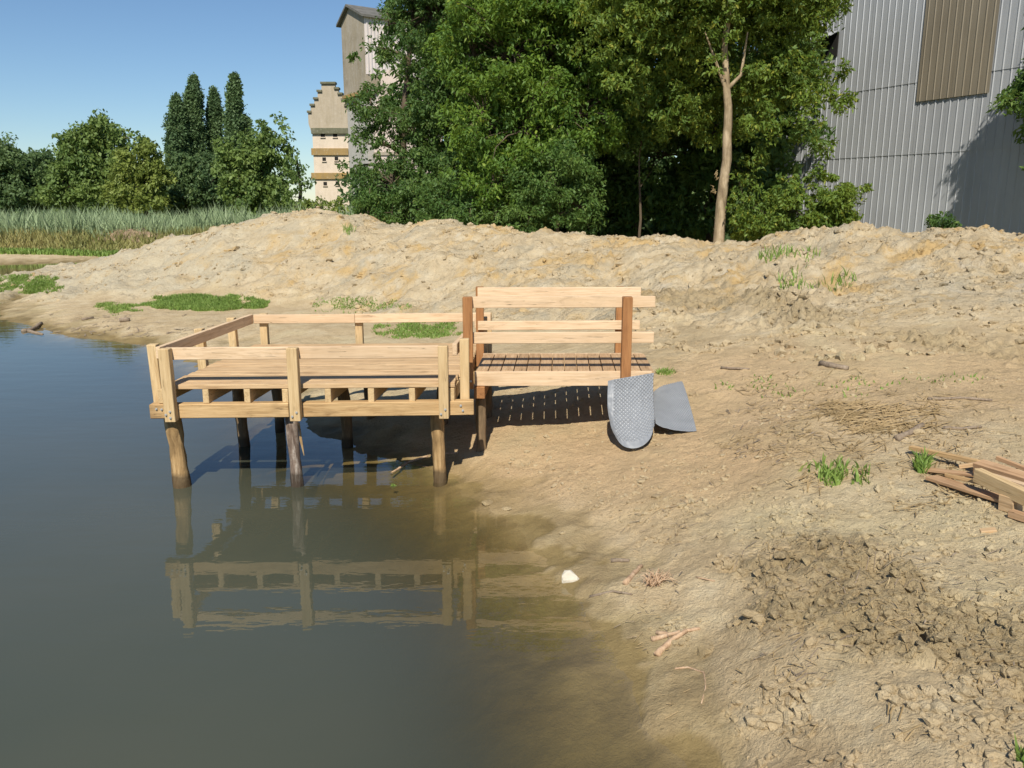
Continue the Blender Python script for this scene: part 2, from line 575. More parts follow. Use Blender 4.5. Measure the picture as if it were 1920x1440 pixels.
def water_mat():
    m = NT('pond_water')
    geo = m.n('NewGeometry')
    pos = geo.outputs['Position']
    dep = m.n('Attribute', {'attribute_name': 'depth'}).outputs['Fac']
    st = m.n('Mapping', None, Vector=pos, Scale=(0.55, 1.4, 1.0)).outputs[0]
    w = m.math('ADD', m.noise(st, 2.6, 3, 0.5), m.math('MULTIPLY', m.noise(st, 11.0, 2, 0.5), 0.22))
    nb = m.bump(w, 0.05, 0.05)
    fr = m.n('Fresnel', None, IOR=1.45, Normal=nb).outputs[0]
    fr = m.math('MULTIPLY', fr, m.math('SUBTRACT', 1.0, geo.outputs['Backfacing']))
    murk = m.mix(m.mrange(m.noise(pos, 0.35, 3, 0.5), 0.35, 0.65), (0.080, 0.090, 0.064), (0.096, 0.101, 0.070))
    d = m.n('BsdfDiffuse', None, Color=murk).outputs[0]
    # the water column takes light away with depth (Beer-Lambert) and its silt scatters some back
    k = m.n('CombineColor', None, Red=m.math('POWER', 0.13, dep), Green=m.math('POWER', 0.10, dep), Blue=m.math('POWER', 0.015, dep)).outputs[0]
    tr = m.n('BsdfTransparent', None, Color=k).outputs[0]
    turb = m.math('SUBTRACT', 1.0, m.math('POWER', 0.16, m.math('MULTIPLY', dep, 1.5)))
    body = m.n('MixShader', None, i0=m.math('MULTIPLY', turb, 0.85), i1=tr, i2=d).outputs[0]
    gl = m.n('BsdfGlossy', None, Color=(1, 1, 1), Roughness=0.0, Normal=nb).outputs[0]
    return m.done(m.n('MixShader', None, i0=fr, i1=body, i2=gl).outputs[0])


MT['water'] = water_mat()


def sheet_mat(name, col, streak, rough, metal):
    m = NT(name)
    tc = m.n('TexCoord').outputs['Object']
    oi = m.n('ObjectInfo').outputs['Random']
    pos = m.n('NewGeometry').outputs['Position']
    v = m.n('Mapping', None, Vector=pos, Scale=(3.0, 3.0, 0.22)).outputs[0]
    n = m.noise(v, 1.6, 5, 0.65)
    n2 = m.noise(pos, 0.5, 4, 0.6)
    c = m.mix(m.mrange(n, 0.35, 0.7), col, streak)
    c = m.mix(m.mrange(n2, 0.4, 0.7, 0, 0.5), c, tuple(0.75 * x for x in col))
    c = m.mix(m.mrange(oi, 0, 1, 0, 0.25), c, tuple(0.7 * x for x in col))
    return m.done(m.principled(c, rough, m.bump(n2, 0.1, 0.02), 0.4, metal))


MT['zinc'] = sheet_mat('zinc', (0.47, 0.485, 0.505), (0.53, 0.545, 0.56), 0.45, 0.2)
MT['fibre'] = sheet_mat('fibre', (0.235, 0.20, 0.145), (0.28, 0.245, 0.185), 0.6, 0.0)
MT['white_sheet'] = sheet_mat('white_sheet', (0.72, 0.66, 0.64), (0.60, 0.52, 0.46), 0.6, 0.0)


def concrete_mat(name, col, stain, sc=0.35):
    m = NT(name)
    pos = m.n('NewGeometry').outputs['Position']
    v = m.n('Mapping', None, Vector=pos, Scale=(2.2, 2.2, 0.35)).outputs[0]
    n = m.noise(v, sc * 2, 6, 0.65, 0.4)
    n2 = m.noise(pos, sc, 5, 0.6)
    n3 = m.noise(pos, 3.0, 4, 0.7)
    c = m.mix(m.mrange(n, 0.42, 0.68, 0, 0.75), col, stain)
    c = m.mix(m.mrange(n2, 0.5, 0.7, 0, 0.45), c, tuple(0.62 * x for x in stain))
    c = m.mix(m.mrange(n3, 0.55, 0.72, 0, 0.2), c, (0.75, 0.7, 0.62))
    return m.done(m.principled(c, 0.9, m.bump(n3, 0.3, 0.05), 0.2))


MT['tower_concrete'] = concrete_mat('tower_concrete', (0.36, 0.315, 0.25), (0.29, 0.235, 0.15))
MT['cream_render'] = concrete_mat('cream_render', (0.66, 0.56, 0.45), (0.58, 0.485, 0.37))
MT['stained_render'] = concrete_mat('stained_render', (0.44, 0.375, 0.285), (0.35, 0.29, 0.20))
MT['pink_render'] = concrete_mat('pink_render', (0.58, 0.48, 0.42), (0.52, 0.42, 0.36))
MT['grey_render'] = concrete_mat('grey_render', (0.50, 0.475, 0.43), (0.43, 0.40, 0.36))
MT['ochre_band'] = concrete_mat('ochre_band', (0.36, 0.235, 0.085), (0.25, 0.19, 0.11))
MT['moss_stone'] = concrete_mat('moss_stone', (0.16, 0.155, 0.105), (0.10, 0.105, 0.06))
MT['slate'] = plain('slate', (0.15, 0.145, 0.13), 0.85, 0, 0.3, 1.0, 0.3, 0.05)
MT['dark_opening'] = plain('dark_opening', (0.02, 0.018, 0.016), 0.9, 0, 0.2)
MT['red_tile'] = plain('red_tile', (0.30, 0.13, 0.08), 0.85, 0, 0.3, 1.0)

# ------------------------------------------------------------------ terrain
CREST_PX = [(200, 490, 27.5), (300, 450, 27), (400, 430, 26.5), (480, 410, 26.5), (560, 398, 26.5), (620, 397, 26), (680, 409, 25.5),
            (750, 420, 25), (850, 420, 24), (950, 433, 23), (1080, 445, 22), (1150, 443, 21), (1250, 455, 20), (1350, 459, 19),
            (1450, 449, 18), (1550, 439, 17), (1650, 434, 16.5), (1700, 427, 16), (1780, 432, 15.5), (1830, 430, 15), (1900, 443, 14.5),
            (2050, 445, 14), (2400, 470, 13.5)]
CREST = [aty(*p) for p in CREST_PX]
SHORE_PX = [(0, 598), (80, 615), (150, 632), (270, 645), (353, 676), (379, 688), (570, 787), (640, 830), (700, 850), (775, 870), (812, 878),
            (845, 903), (930, 950), (1000, 1010), (1060, 1090), (1120, 1140), (1180, 1230), (1230, 1330), (1300, 1440)]
SHORE = [atz(u, v) for u, v in SHORE_PX]

CP = []


def cpx(u, v, z):
    p = atz(u, v, z)
    CP.append((p.x, p.y, z))


def cp(x, y, z):
    CP.append((x, y, z))


for p in CREST:
    CP.append((p.x, p.y, p.z))
    cp(p.x + 0.5, p.y + 3.5, 1.0 if p.x > -14 else 0.45)
for p in SHORE:
    CP.append((p.x, p.y, 0.0))
# slope of the spoil heap, halfway
for u, v, y in [(300, 500, 24.3), (450, 480, 23.3), (600, 470, 22.6), (800, 480, 20), (1000, 500, 18.5), (1150, 520, 17), (1300, 540, 14.5), (1450, 540, 13.3),
                (1600, 540, 12.6), (1750, 540, 12), (1900, 540, 11.5), (2150, 540, 11)]:
    p = aty(u, v, y)
    CP.append(tuple(p))
for q in [(120, 545, .22), (250, 556, .32), (400, 562, .36), (560, 566, .40), (700, 577, .42), (850, 588, .5), (1000, 605, .6), (1100, 620, .72), (1230, 645, .84),
          (1350, 668, .90), (1500, 684, .95), (1650, 694, .99), (1800, 696, 1.0), (1900, 700, 1.0), (2100, 710, 1.02),
          (100, 600, .10), (60, 560, .18), (200, 605, .17), (300, 625, .14), (330, 590, .24), (450, 600, .3), (500, 640, .18), (600, 615, .31), (700, 645, .27), (800, 640, .33),
          (1300, 690, .80), (1330, 760, .62), (1400, 900, .50), (1400, 800, .62), (1550, 800, .75), (1700, 780, .85), (1850, 780, .9), (1800, 880, .74), (1900, 900, .76),
          (1620, 930, .62), (1500, 1000, .50), (1650, 1050, .56), (1800, 1050, .62), (1900, 1150, .62), (1620, 1150, .52), (1480, 1150, .42), (1350, 1050, .32),
          (1280, 980, .27), (1200, 900, .30), (1050, 900, .17), (960, 880, .14), (1100, 820, .34), (1190, 838, .38), (1190, 1060, .10), (1330, 1200, .14), (1420, 1260, .26),
          (1550, 1280, .42), (1750, 1280, .55), (1900, 1350, .58), (1650, 1400, .45), (1500, 1400, .26), (1400, 1420, .12), (1330, 1330, .10), (1100, 1000, .11), (1085, 1080, .06), (1130, 1118, .09), (1195, 1212, .09), (1255, 1320, .09), (1020, 1000, .06), (1320, 1425, .06)]:
    cpx(*q)
cp(0, 8.93, .33); cp(1.2, 8.82, .44); cp(0.3, 9.92, .46); cp(1.55, 8.05, .45); cp(1.75, 9.2, .67); cp(1.4, 10.2, .78); cp(-0.4, 9.8, .36)
cp(-0.4, 8.5, .18); cp(-1.2, 10.0, .28); cp(-2.2, 11.6, .2); cp(-1.0, 11.5, .33)
# bed of the pond
for i in range(len(SHORE)):
    a = SHORE[max(i - 1, 0)]
    b = SHORE[min(i + 1, len(SHORE) - 1)]
    t = (b - a).normalized()
    nrm = Vector((t.y, -t.x, 0))
    if nrm.dot(Vector((-6, 7, 0)) - SHORE[i]) < 0:
        nrm = -nrm
    p = SHORE[i] + nrm * 0.9
    cp(p.x, p.y, -0.20)
    p = SHORE[i] + nrm * 1.8
    cp(p.x, p.y, -0.75)
    p = SHORE[i] + nrm * 3.2
    cp(p.x, p.y, -1.25)
for q in [(-6, 6, -1.7), (-10, 12, -1.7), (-4, 2, -1.6), (-12, 4, -1.8), (-20, 10, -1.8), (-2.5, 0.5, -1.3), (-25, 25, -1.5), (-20, 16, -1.6),
          (-30, 18, -1.8), (-34, 5, -1.5), (-34, 33, -.8)]:
    cp(*q)
# inlet beyond the spit, its far bank and the flat beyond
for u, v in [(0, 522), (90, 507), (180, 491), (-150, 540)]:
    cpx(u, v, 0.0)
for q in [(-20.5, 33.5, -.3), (-24, 33, -.4), (-22.5, 36.9, 0), (-19.5, 39, 0.02), (-28, 35, 0), (-16, 36, .15), (-22, 40, .18), (-17, 41, .2), (-30, 39, .2), (-25, 44, .35), (-15, 44, .4),
          (-35, 44, .35), (-10, 40, .6), (-20, 52, .5), (-35, 54, .5), (0, 40, .9), (10, 40, 1.0), (25, 40, 1.0), (20, 25, 1.0), (18, 15, 1.1), (14, 20, 1.1), (12, 8, 1.1), (9, 5, .95),
          (7, 2, .9), (4, 1, .8), (2.2, 1.6, .65), (1.2, 2.4, .18), (.6, 3.0, -.12), (0, 1.2, .3), (0, -1, 1.1), (-3, -3, .9), (4, -4, 1.2), (-9, -4, .8), (-20, -6, 1.0), (-48, 10, 1.0),
          (-48, 30, .8), (-42, -4, 1), (-50, 50, .6), (40, 20, 1.1), (40, 50, 1.0), (-10, 60, .6), (20, 60, .9), (40, 0, 1.2)]:
    cp(*q)

CPA = np.array(CP)
_d = np.sqrt((CPA[:, None, 0] - CPA[None, :, 0]) ** 2 + (CPA[:, None, 1] - CPA[None, :, 1]) ** 2 + 0.09)
_n = len(CPA)
_A = np.zeros((_n + 1, _n + 1))
_A[:_n, :_n] = _d + np.eye(_n) * -0.02
_A[:_n, _n] = 1
_A[_n, :_n] = 1
_W = np.linalg.solve(_A, np.concatenate([CPA[:, 2], [0]]))


def base_height(x, y):
    out = np.empty(x.shape)
    fx, fy = x.ravel(), y.ravel()
    fo = out.ravel()
    for i in range(0, fx.size, 40000):
        sl = slice(i, i + 40000)
        d = np.sqrt((fx[sl, None] - CPA[None, :, 0]) ** 2 + (fy[sl, None] - CPA[None, :, 1]) ** 2 + 0.09)
        fo[sl] = d @ _W[:_n] + _W[_n]
    out = fo.reshape(x.shape)
    far = sstep(45, 75, np.hypot(x + 2, y - 15))
    return out * (1 - far) + 0.7 * far


CREST2 = [(p.x, p.y) for p in CREST]
SOIL_C = [atz(1540, 1060, .5), atz(1640, 1110, .54), atz(1740, 1180, .55), atz(1880, 1210, .6)]


STREAK = [(2.6, 14.2), (3.6, 13.2), (4.0, 11.8), (4.9, 10.4), (5.8, 9.2), (7.0, 8.9)]


def ground_height(x, y):
    """height and the masks of what the ground is made of"""
    z = base_height(x, y)
    dc = seg_dist(x, y, CREST2)
    half = np.where(x < -3, 5.4, np.where(x > 3, 7.4, 6.6))
    wobble = fbm(x * 0.5, y * 0.5, 3) * 1.2
    mound = sstep(1.0, 0.82, (dc + wobble * 0.6) / half) * sstep(11.5, 13.5, y + x * 0.35 + wobble * 0.4)
    mound = np.maximum(mound, sstep(4.5, 2.5, dc))
    ds = seg_dist(x, y, [(p.x, p.y) for p in SOIL_C])
    soil = sstep(0.66, 0.22, ds + 0.40 * fbm(x * 1.7, y * 1.7, 3))
    smooth = sstep(1.9, 0.9, np.hypot((x - 6.5) * 0.75, (y - 10.9) * 1.0) + 0.4 * fbm(x * 0.9, y * 0.9, 3))
    streak = sstep(0.75, 0.2, seg_dist(x, y, STREAK) + 0.5 * fbm(x * 1.3 + 5, y * 1.3, 3)) * (1 - smooth)
    soil2 = sstep(0.15, 0.5, fbm(x * 0.6 + 9, y * 0.6, 3)) * (1 - mound) * sstep(0.2, 0.4, z)
    land = sstep(0.015, 0.20, z)
    near = sstep(45, 30, y)
    # gentle undulation
    z = z + (0.03 * fbm(x * 0.9, y * 0.9, 4) + 0.010 * fbm(x * 5, y * 5, 3)) * (0.12 + 0.88 * land) * near
    z = z + 0.028 * fbm(x * 2.3 + 11, y * 2.3, 4) * sstep(-0.5, -0.05, z) * sstep(0.35, 0.1, z) * near
    # tyre and bucket drag marks on the worked strip
    # spoil heap relief
    f1, id1 = worley(x * 2.4 + 0.3 * fbm(x * 3, y * 3, 2), y * 2.4)
    f2, id2 = worley(x * 6.3, y * 6.3)
    f3, id3 = worley(x * 14.5, y * 14.5)
    clods = sstep(-0.35, 0.35, fbm(x * 0.8 + 40, y * 0.8, 3))
    wx = x + 0.22 * fbm(x * 2.2, y * 2.2, 2)
    wy = y + 0.22 * fbm(x * 2.2 + 50, y * 2.2, 2)
    mo_ = mound
    mound = mound * (1 - 0.85 * smooth)
    rid = np.abs(fbm(wx * 1.3, wy * 1.3, 4))
    rid2 = np.abs(fbm(wx * 4.0 + 9, wy * 4.0, 3))
    z = z + mound * (0.17 * fbm(x * 0.75, y * 0.75, 4) - 0.10 * rid + 0.05 - (0.05 + 0.05 * clods) * rid2
                     + clods * (0.10 * np.clip(0.50 - f1, 0, 1) * (id1 > 0.55) + 0.13 * np.clip(0.48 - f2, 0, 1) * (id2 > 0.5)))
    foot = np.maximum(sstep(0.25, 0.6, mo_) * sstep(0.95, 0.6, mo_) * (1 - smooth), streak)
    mound = mo_
    z = z + foot * (0.16 * np.clip(0.5 - f2, 0, 1) * (id2 > 0.3) - 0.07 * rid2)
    # turned soil by the near bank: lumps, slabs and hollows
    rs_ = np.abs(fbm(x * 2.3 + 0.2 * fbm(x * 6, y * 6, 2) + 3, y * 3.2 + 8, 3))
    hol = sstep(0.09, 0.0, rs_) * sstep(-0.1, 0.35, fbm(x * 1.4 + 20, y * 1.4, 2))
    hol2 = np.clip(fbm(x * 3.6 + 13, y * 3.6 + 8, 3) - 0.30, 0, 1)
    z = z + soil * (0.11 * np.clip(0.55 - f2, 0, 1) * (id2 > 0.45) + 0.045 * np.clip(0.5 - f3, 0, 1) + 0.06 * fbm(x * 2.1, y * 2.1, 4) - 0.11 * hol - 0.28 * hol2)
    # crumbs on the flat
    cr = sstep(0.0, 0.4, fbm(x * 1.1 + 70, y * 1.1, 3)) * land * (1 - mound) * sstep(16, 10, y)
    z = z + cr * (0.035 * np.clip(0.45 - f3, 0, 1) * (id3 > 0.4) + 0.05 * np.clip(0.4 - f2, 0, 1) * (id2 > 0.8))
    z = z + 0.008 * fbm(x * 11, y * 11, 3) * land * sstep(16, 10, y)
    nz = 0.06 * fbm(x * 1.6, y * 1.6, 5)
    wet = np.maximum(sstep(0.075, 0.025, z + nz), 0.62 * sstep(0.17, 0.07, z + 1.3 * nz))
    green = sstep(40.5, 42.5, y + 0.12 * (x + 20) + fbm(x * 0.4, y * 0.4, 3)) * (1 - mound)
    green = np.maximum(green, sstep(2.5, 4.5, np.where(y > np.interp(x, [p[0] for p in CREST2], [p[1] for p in CREST2]), dc, 0)) * (x > -10) * 0.8)
    ochre = sstep(1.7, 0.6, seg_dist(x, y, [(1.6, 7.5), (2.6, 9.2), (4.4, 8.4), (6.5, 8.0)])) * 0.55
    ochre = np.maximum(ochre, sstep(1.6, 0.5, seg_dist(x, y, [(-0.3, 8.2), (1.2, 8.0), (1.9, 7.3)])) * 0.7)
    crack = 0.7 * sstep(2.6, 1.2, np.hypot((x - 6.6) * 0.9, (y - 11.0) * 0.9)) * mound
    return z, np.stack([wet, np.maximum(np.maximum(soil, 0.35 * soil2), 0.75 * streak), mound, green], -1), np.stack([ochre, crack, 0.75 * sstep(-5.5, -8.5, x + 2.5 * fbm(x * 0.35, y * 0.35, 3)), 0 * z + 1], -1)


rows = np.concatenate([np.linspace(-14, 2.2, 22)[:-1], np.arange(2.2, 13, 0.026), np.geomspace(13, 30, 240)[1:], np.geomspace(30, 62, 70)[1:], np.geomspace(62, 900, 26)[1:]])
cols = np.concatenate([np.linspace(-1.7, -0.75, 30)[:-1], np.linspace(-0.75, -0.02, 190)[:-1], np.linspace(-0.02, 0.56, 290)[:-1], np.linspace(0.56, 1.6, 36)])
YY, SS = np.meshgrid(rows, cols, indexing='ij')
XX = 0.2 + SS * np.abs(YY + 4.0) * np.where(YY < -4, -1, 1)
XX = np.where(YY < 0, 0.2 + SS * (4.0 - YY * 1.2), XX)
ZZ, M1, M2 = ground_height(XX, YY)


def _bil(arr, x, y):
    x = np.asarray(x, float)
    y = np.asarray(y, float)
    i = np.clip(np.searchsorted(rows, y) - 1, 0, len(rows) - 2)
    fy = np.clip((y - rows[i]) / (rows[i + 1] - rows[i]), 0, 1)
    s = (x - 0.2) / np.maximum(y + 4.0, .5)
    j = np.clip(np.searchsorted(cols, s) - 1, 0, len(cols) - 2)
    fx = np.clip((s - cols[j]) / (cols[j + 1] - cols[j]), 0, 1)
    if arr.ndim == 3:
        fx, fy = fx[..., None], fy[..., None]
    return (arr[i, j] * (1 - fx) + arr[i, j + 1] * fx) * (1 - fy) + (arr[i + 1, j] * (1 - fx) + arr[i + 1, j + 1] * fx) * fy


def gzs(x, y):
    return _bil(ZZ, x, y)


def gmask(x, y):
    return _bil(M1, x, y)


def gz(x, y):
    return float(gzs(np.array([x]), np.array([y]))[0])


def hits(us, vs_):
    """where the sight lines through photo pixels meet the ground: (n,2)"""
    us = np.asarray(us, float)
    vs_ = np.asarray(vs_, float)
    a = (us - 960) / 1550
    b = (720 - vs_) / 1550
    dx, dy, dz = a, _c + b * _s, -_s + b * _c
    lo = np.full(len(us), 1.5)
    hi = np.full(len(us), 75.0)
    done = np.zeros(len(us), bool)
    tp = 1.5
    for t in np.geomspace(1.5, 75, 300)[1:]:
        below = (~done) & (CAM_H + dz * t < gzs(dx * t, dy * t))
        lo[below] = tp
        hi[below] = t
        done |= below
        tp = t
    lo[~done] = 75.0
    for _ in range(10):
        m = (lo + hi) / 2
        b_ = CAM_H + dz * m < gzs(dx * m, dy * m)
        hi = np.where(b_, m, hi)
        lo = np.where(b_, lo, m)
    return np.stack([dx * hi, dy * hi], -1)


def hit(u, v):
    p = hits([u], [v])[0]
    return Vector((p[0], p[1], gz(p[0], p[1])))


gv = np.stack([XX, YY, ZZ], -1).reshape(-1, 3)
nr, nc = XX.shape
idx = np.arange(nr * nc).reshape(nr, nc)
gf = np.stack([idx[:-1, :-1], idx[:-1, 1:], idx[1:, 1:], idx[1:, :-1]], -1).reshape(-1, 4)
gme = mesh_np('ground', gv, gf, MT['ground'], smooth=True)
for nm_, arr in (('mask', M1), ('mask_b', M2)):
    a = gme.attributes.new(nm_, 'FLOAT_COLOR', 'POINT')
    a.data.foreach_set('color', arr.reshape(-1, 4).astype(np.float32).ravel())
ground = put('ground', gme)
tag(ground, 'bare sandy ground with a long spoil heap along the pond', kind='structure')

# ------------------------------------------------------------------ water
wr = np.concatenate([np.linspace(-12, 2, 12)[:-1], np.arange(2, 14, .09), np.geomspace(14, 44, 110)])
wc = np.concatenate([np.linspace(-1.7, -.6, 25)[:-1], np.linspace(-.6, .26, 170)])
WY, WS = np.meshgrid(wr, wc, indexing='ij')
WX = 0.2 + WS * np.where(WY < 0, 4.0 - WY * 1.2, WY + 4.0)
WD = -ground_height(WX, WY)[0]
nr, nc = WX.shape
idx = np.arange(nr * nc).reshape(nr, nc)
wf = np.stack([idx[:-1, :-1], idx[:-1, 1:], idx[1:, 1:], idx[1:, :-1]], -1).reshape(-1, 4)
wf = wf[WD.ravel()[wf].max(1) > -.08]
used, inv = np.unique(wf, return_inverse=True)
wme = mesh_np('pond_water', np.stack([WX, WY, 0 * WX], -1).reshape(-1, 3)[used], inv.reshape(-1, 4), MT['water'], smooth=True)
a = wme.attributes.new('depth', 'FLOAT', 'POINT')
a.data.foreach_set('value', np.clip(WD.ravel()[used], 0, 3).astype(np.float32))
tag(put('pond_water', wme), 'still murky pond water reflecting the wooden platform', kind='structure')
# ------------------------------------------------------------------ fishing platform
ORG = Vector((-3.45, 7.70, 0))
EX = Vector((0.9996, 0.026, 0))
EY = Vector((0.08, 0.9968, 0))


def pp(a, b, z):
    return ORG + EX * a + EY * b + Vector((0, 0, z))


def bolt(parent, loc, axis=(0, -1, 0), r=0.008):
    key = ('bolt', r)
    if key not in _box_cache:
        vs, fs = tube_geo([(0, 0, -0.004), (0, 0, 0.004), (0, 0, 0.0042), (0, 0, 0.014)], [r * 1.5, r * 1.5, r * 0.85, r * 0.8], 8)
        _box_cache[key] = mesh_py('bolt', vs, fs, MT['steel'])
    rot = Vector(axis).to_track_quat('Z', 'Y').to_matrix()
    return put('bolt', _box_cache[key], parent, loc, rot)


plat = empty('fishing_platform', pp(1.45, 1.2, 0.0))
tag(plat, 'square timber fishing platform with low rails standing on log piles in the water', 'platform')

# front beam in two lengths, middle and rear beams
fb1 = timber('beam', pp(-0.04, 0.05, .812), pp(1.29, 0.05, .818), 0.10, 0.14, MT['beam_wood'], plat, 0.006)
fb2 = timber('beam', pp(1.40, 0.05, .818), pp(3.075, 0.05, .828), 0.10, 0.14, MT['beam_wood'], plat, 0.006)
for b in (1.46, 2.22):
    timber('beam', pp(-0.02, b, .815), pp(3.05, b, .820), 0.10, 0.138, MT['beam_wood'], plat, 0.006)
# joists
for a in (.075, .50, .895, 1.26, 1.67, 2.085, 2.48, 2.86):
    timber('joist', pp(a, 0.025, .9555), pp(a, 2.31, .9605), 0.06, 0.137, MT['post_wood'], plat, 0.004)
# deck boards
nb = 15
pitch = 2.29 / nb
for i in range(nb):
    b = 0.02 + pitch * (i + 0.5)
    timber('deck_board', pp(.12 + random.uniform(-.012, .012), b, 1.049 + random.uniform(-.002, .002)),
           pp(2.885 + random.uniform(-.012, .012), b, 1.056 + random.uniform(-.002, .002)), pitch - 0.010, 0.045, MT['deck_wood'], plat, 0.004)
# posts: all stand outside the rails
RT, RB = 1.437, 1.322


def rail(p, q):
    return timber('rail', p, q, 0.045, RT - RB, MT['rail_wood'], plat, 0.004)


def post(a, b, z0, z1, w=.095, d=.09, lean=0.0, mat='post_wood'):
    return timber('post', pp(a, b, z0), pp(a + lean, b, z1), d, w, MT[mat], plat, 0.005)


zr = (RT + RB) / 2
po = post(.195, -.047, .73, 1.437, .10, .09, -.008)
for da, dz in ((-.028, .075), (.012, .105), (.012, .045)):
    bolt(po, pp(.195 + da, -.096, .73 + dz))
po = post(1.38, -.047, .73, 1.44, .10)
for da, dz in ((-.02, .05), (.022, .09)):
    bolt(po, pp(1.38 + da, -.096, .73 + dz))
po = post(2.80, -.047, .745, 1.455, .092)
for da, dz in ((-.022, .05), (.02, .095)):
    bolt(po, pp(2.80 + da, -.096, .745 + dz))
bolt(fb1, pp(.035, -.004, .84)); bolt(fb1, pp(.085, -.004, .835))
bolt(fb2, pp(2.955, -.004, .855)); bolt(fb2, pp(2.975, -.004, .805))
rail(pp(.16, .0235, zr - .004), pp(1.379, .0235, zr))
rail(pp(1.381, .0235, zr), pp(2.84, .0235, zr + .006))
# left side
for b in (.16, 1.16, 2.0):
    post(-.005, b, .79, 1.445, .09, .09, -.02)
timber('rail', pp(.072, .052, zr - .003), pp(.072, 1.16, zr), 0.045, .115, MT['rail_wood'], plat)
timber('rail', pp(.072, 1.163, zr), pp(.072, 2.36, zr), 0.045, .115, MT['rail_wood'], plat)
# back
for a in (.19, 1.36, 2.96):
    post(a, 2.437, .80, 1.435, .09)
timber('rail', pp(.10, 2.366, zr - .002), pp(1.33, 2.366, zr), 0.045, .108, MT['rail_wood'], plat)
timber('rail', pp(1.333, 2.366, zr), pp(3.0, 2.366, zr + .012), 0.045, .108, MT['rail_wood'], plat)
# right side, short rail up to the gangway
post(2.975, .16, .78, 1.485, .09)
timber('rail', pp(2.895, .052, zr + .016), pp(2.895, .70, zr + .016), 0.045, .115, MT['rail_wood'], plat)
post(2.96, 1.95, .80, 1.45, .085)
timber('rail', pp(2.893, 1.78, zr + .014), pp(2.893, 2.34, zr + .014), 0.045, .115, MT['rail_wood'], plat)


def pile(x, y, r, mat, top=.885, bottom=-1.6, dx=0.0, dy=0.0, kink=.02, parent=None, taper=0.9):
    rng = random.Random(int((x * 31 + y * 57) * 100))
    zs = np.linspace(bottom, top, 22)
    pts, rad = [], []
    kx, ky = rng.uniform(-kink, kink), rng.uniform(-kink, kink)
    for z in zs:
        f = (z - 0.0) / max(top, .1)
        w = math.sin(z * 4.2 + x * 3)
        pts.append(Vector((dx * f + kx * w, dy * f + ky * w, z)))
        t = (z - bottom) / (top - bottom)
        rad.append(r * (1.06 - 0.12 * t) * (1 + 0.06 * math.sin(z * 9 + y) + rng.uniform(-.05, .05)))
    vs, fs = tube_geo(pts, rad, 14, True, 0.13, rng)
    me = mesh_py('pile', vs, fs, MT[mat], True)
    return put('pile', me, parent if parent is not None else plat, (x, y, 0))


p1 = pile(-3.315, 7.89, .083, 'pile_peeled', .745, dx=-.035, kink=.03)
p2 = pile(-2.155, 7.885, .062, 'pile_bark', .745, dx=-.02, kink=.012)
vs, fs = tube_geo([(-2.10, 7.87, .66), (-2.085, 7.85, .48), (-2.06, 7.84, .33)], [.008, .014, .004], 6)
put('bark_strip', mesh_py('bark_strip', vs, fs, MT['pile_peeled']), p2, (0, 0, 0))
pile(-.735, 8.03, .068, 'pile_peeled', .75, -.8, dx=-.02, kink=.015)
pile(-3.13, 9.28, .068, 'pile_old', 1.02, dx=-.05)
pile(-1.93, 9.26, .068, 'pile_old', 1.02, -1.0, dx=-.02)
pile(-.80, 9.30, .07, 'pile_old', 1.02, -.5)
pile(-2.93, 10.05, .066, 'pile_old', .745, dx=-.02)
pile(-1.78, 10.02, .066, 'pile_old', .745, -.8)
pile(-.62, 10.1, .066, 'pile_old', .745, -.4)

# ------------------------------------------------------------------ gangway
GO = Vector((-.42, 8.355, 0))
GX = Vector((0.9999, 0.012, 0))
GY = Vector((0.055, 0.9985, 0))


def gp(a, b, z):
    return GO + GX * a + GY * b + Vector((0, 0, z))


gang = empty('gangway', gp(.95, .5, 0.4))
tag(gang, 'short timber gangway with two-bar handrails joining the platform to the bank', 'gangway')
timber('side_board', gp(.03, .022, .992), gp(1.87, .022, .992), .044, .15, MT['rail_wood'], gang)
timber('side_board', gp(.03, 1.055, .992), gp(1.87, 1.055, .992), .044, .15, MT['rail_wood'], gang)
timber('stringer', gp(.04, .54, .965), gp(1.86, .54, .965), .06, .13, MT['ramp_wood'], gang)
nb = 14
gpitch = 1.86 / nb
for i in range(nb):
    a = .035 + gpitch * (i + .5)
    timber('deck_board', gp(a + random.uniform(-.001, .001), .046, 1.051 + random.uniform(-.002, .002)), gp(a, 1.031, 1.051 + random.uniform(-.002, .002)),
           gpitch - .0095, .036, MT['ramp_wood'], gang, .003)
for a in (-.022, 1.592):
    po = timber('post', gp(a, -.047, .905), gp(a - .004, -.047, 1.848), .092, .098, MT['red_wood'], gang, .005)
    bolt(po, gp(a + .025, -.096, .99))
    po = timber('post', gp(a + .01, 1.125, .905), gp(a + .01, 1.125, 1.83), .09, .09, MT['red_wood'], gang, .005)
for z in (1.786, 1.419):
    timber('rail', gp(-.06, .0225, z), gp(1.875, .0225, z + .004), .045, .114, MT['rail_wood'], gang)
for z in (1.778, 1.394):
    timber('rail', gp(-.03, 1.055, z), gp(1.83, 1.055, z + .004), .045, .102, MT['rail_wood'], gang)
timber('cross_beam', gp(.085, -.035, .852), gp(.085, 1.16, .852), .11, .125, MT['red_wood'], gang, .006)
timber('cross_beam', gp(1.72, .0, .852), gp(1.72, 1.14, .852), .11, .125, MT['red_wood'], gang, .006)
pile(-.325, 8.47, .055, 'pile_old', .788, -.4, kink=.008, parent=gang)
pile(-.29, 9.36, .055, 'pile_old', .788, -.2, kink=.008, parent=gang)
pile(1.33, 8.75, .055, 'pile_old', .788, -.1, kink=.008, parent=gang)
pile(1.38, 9.3, .055, 'pile_old', .788, -.1, kink=.008, parent=gang)


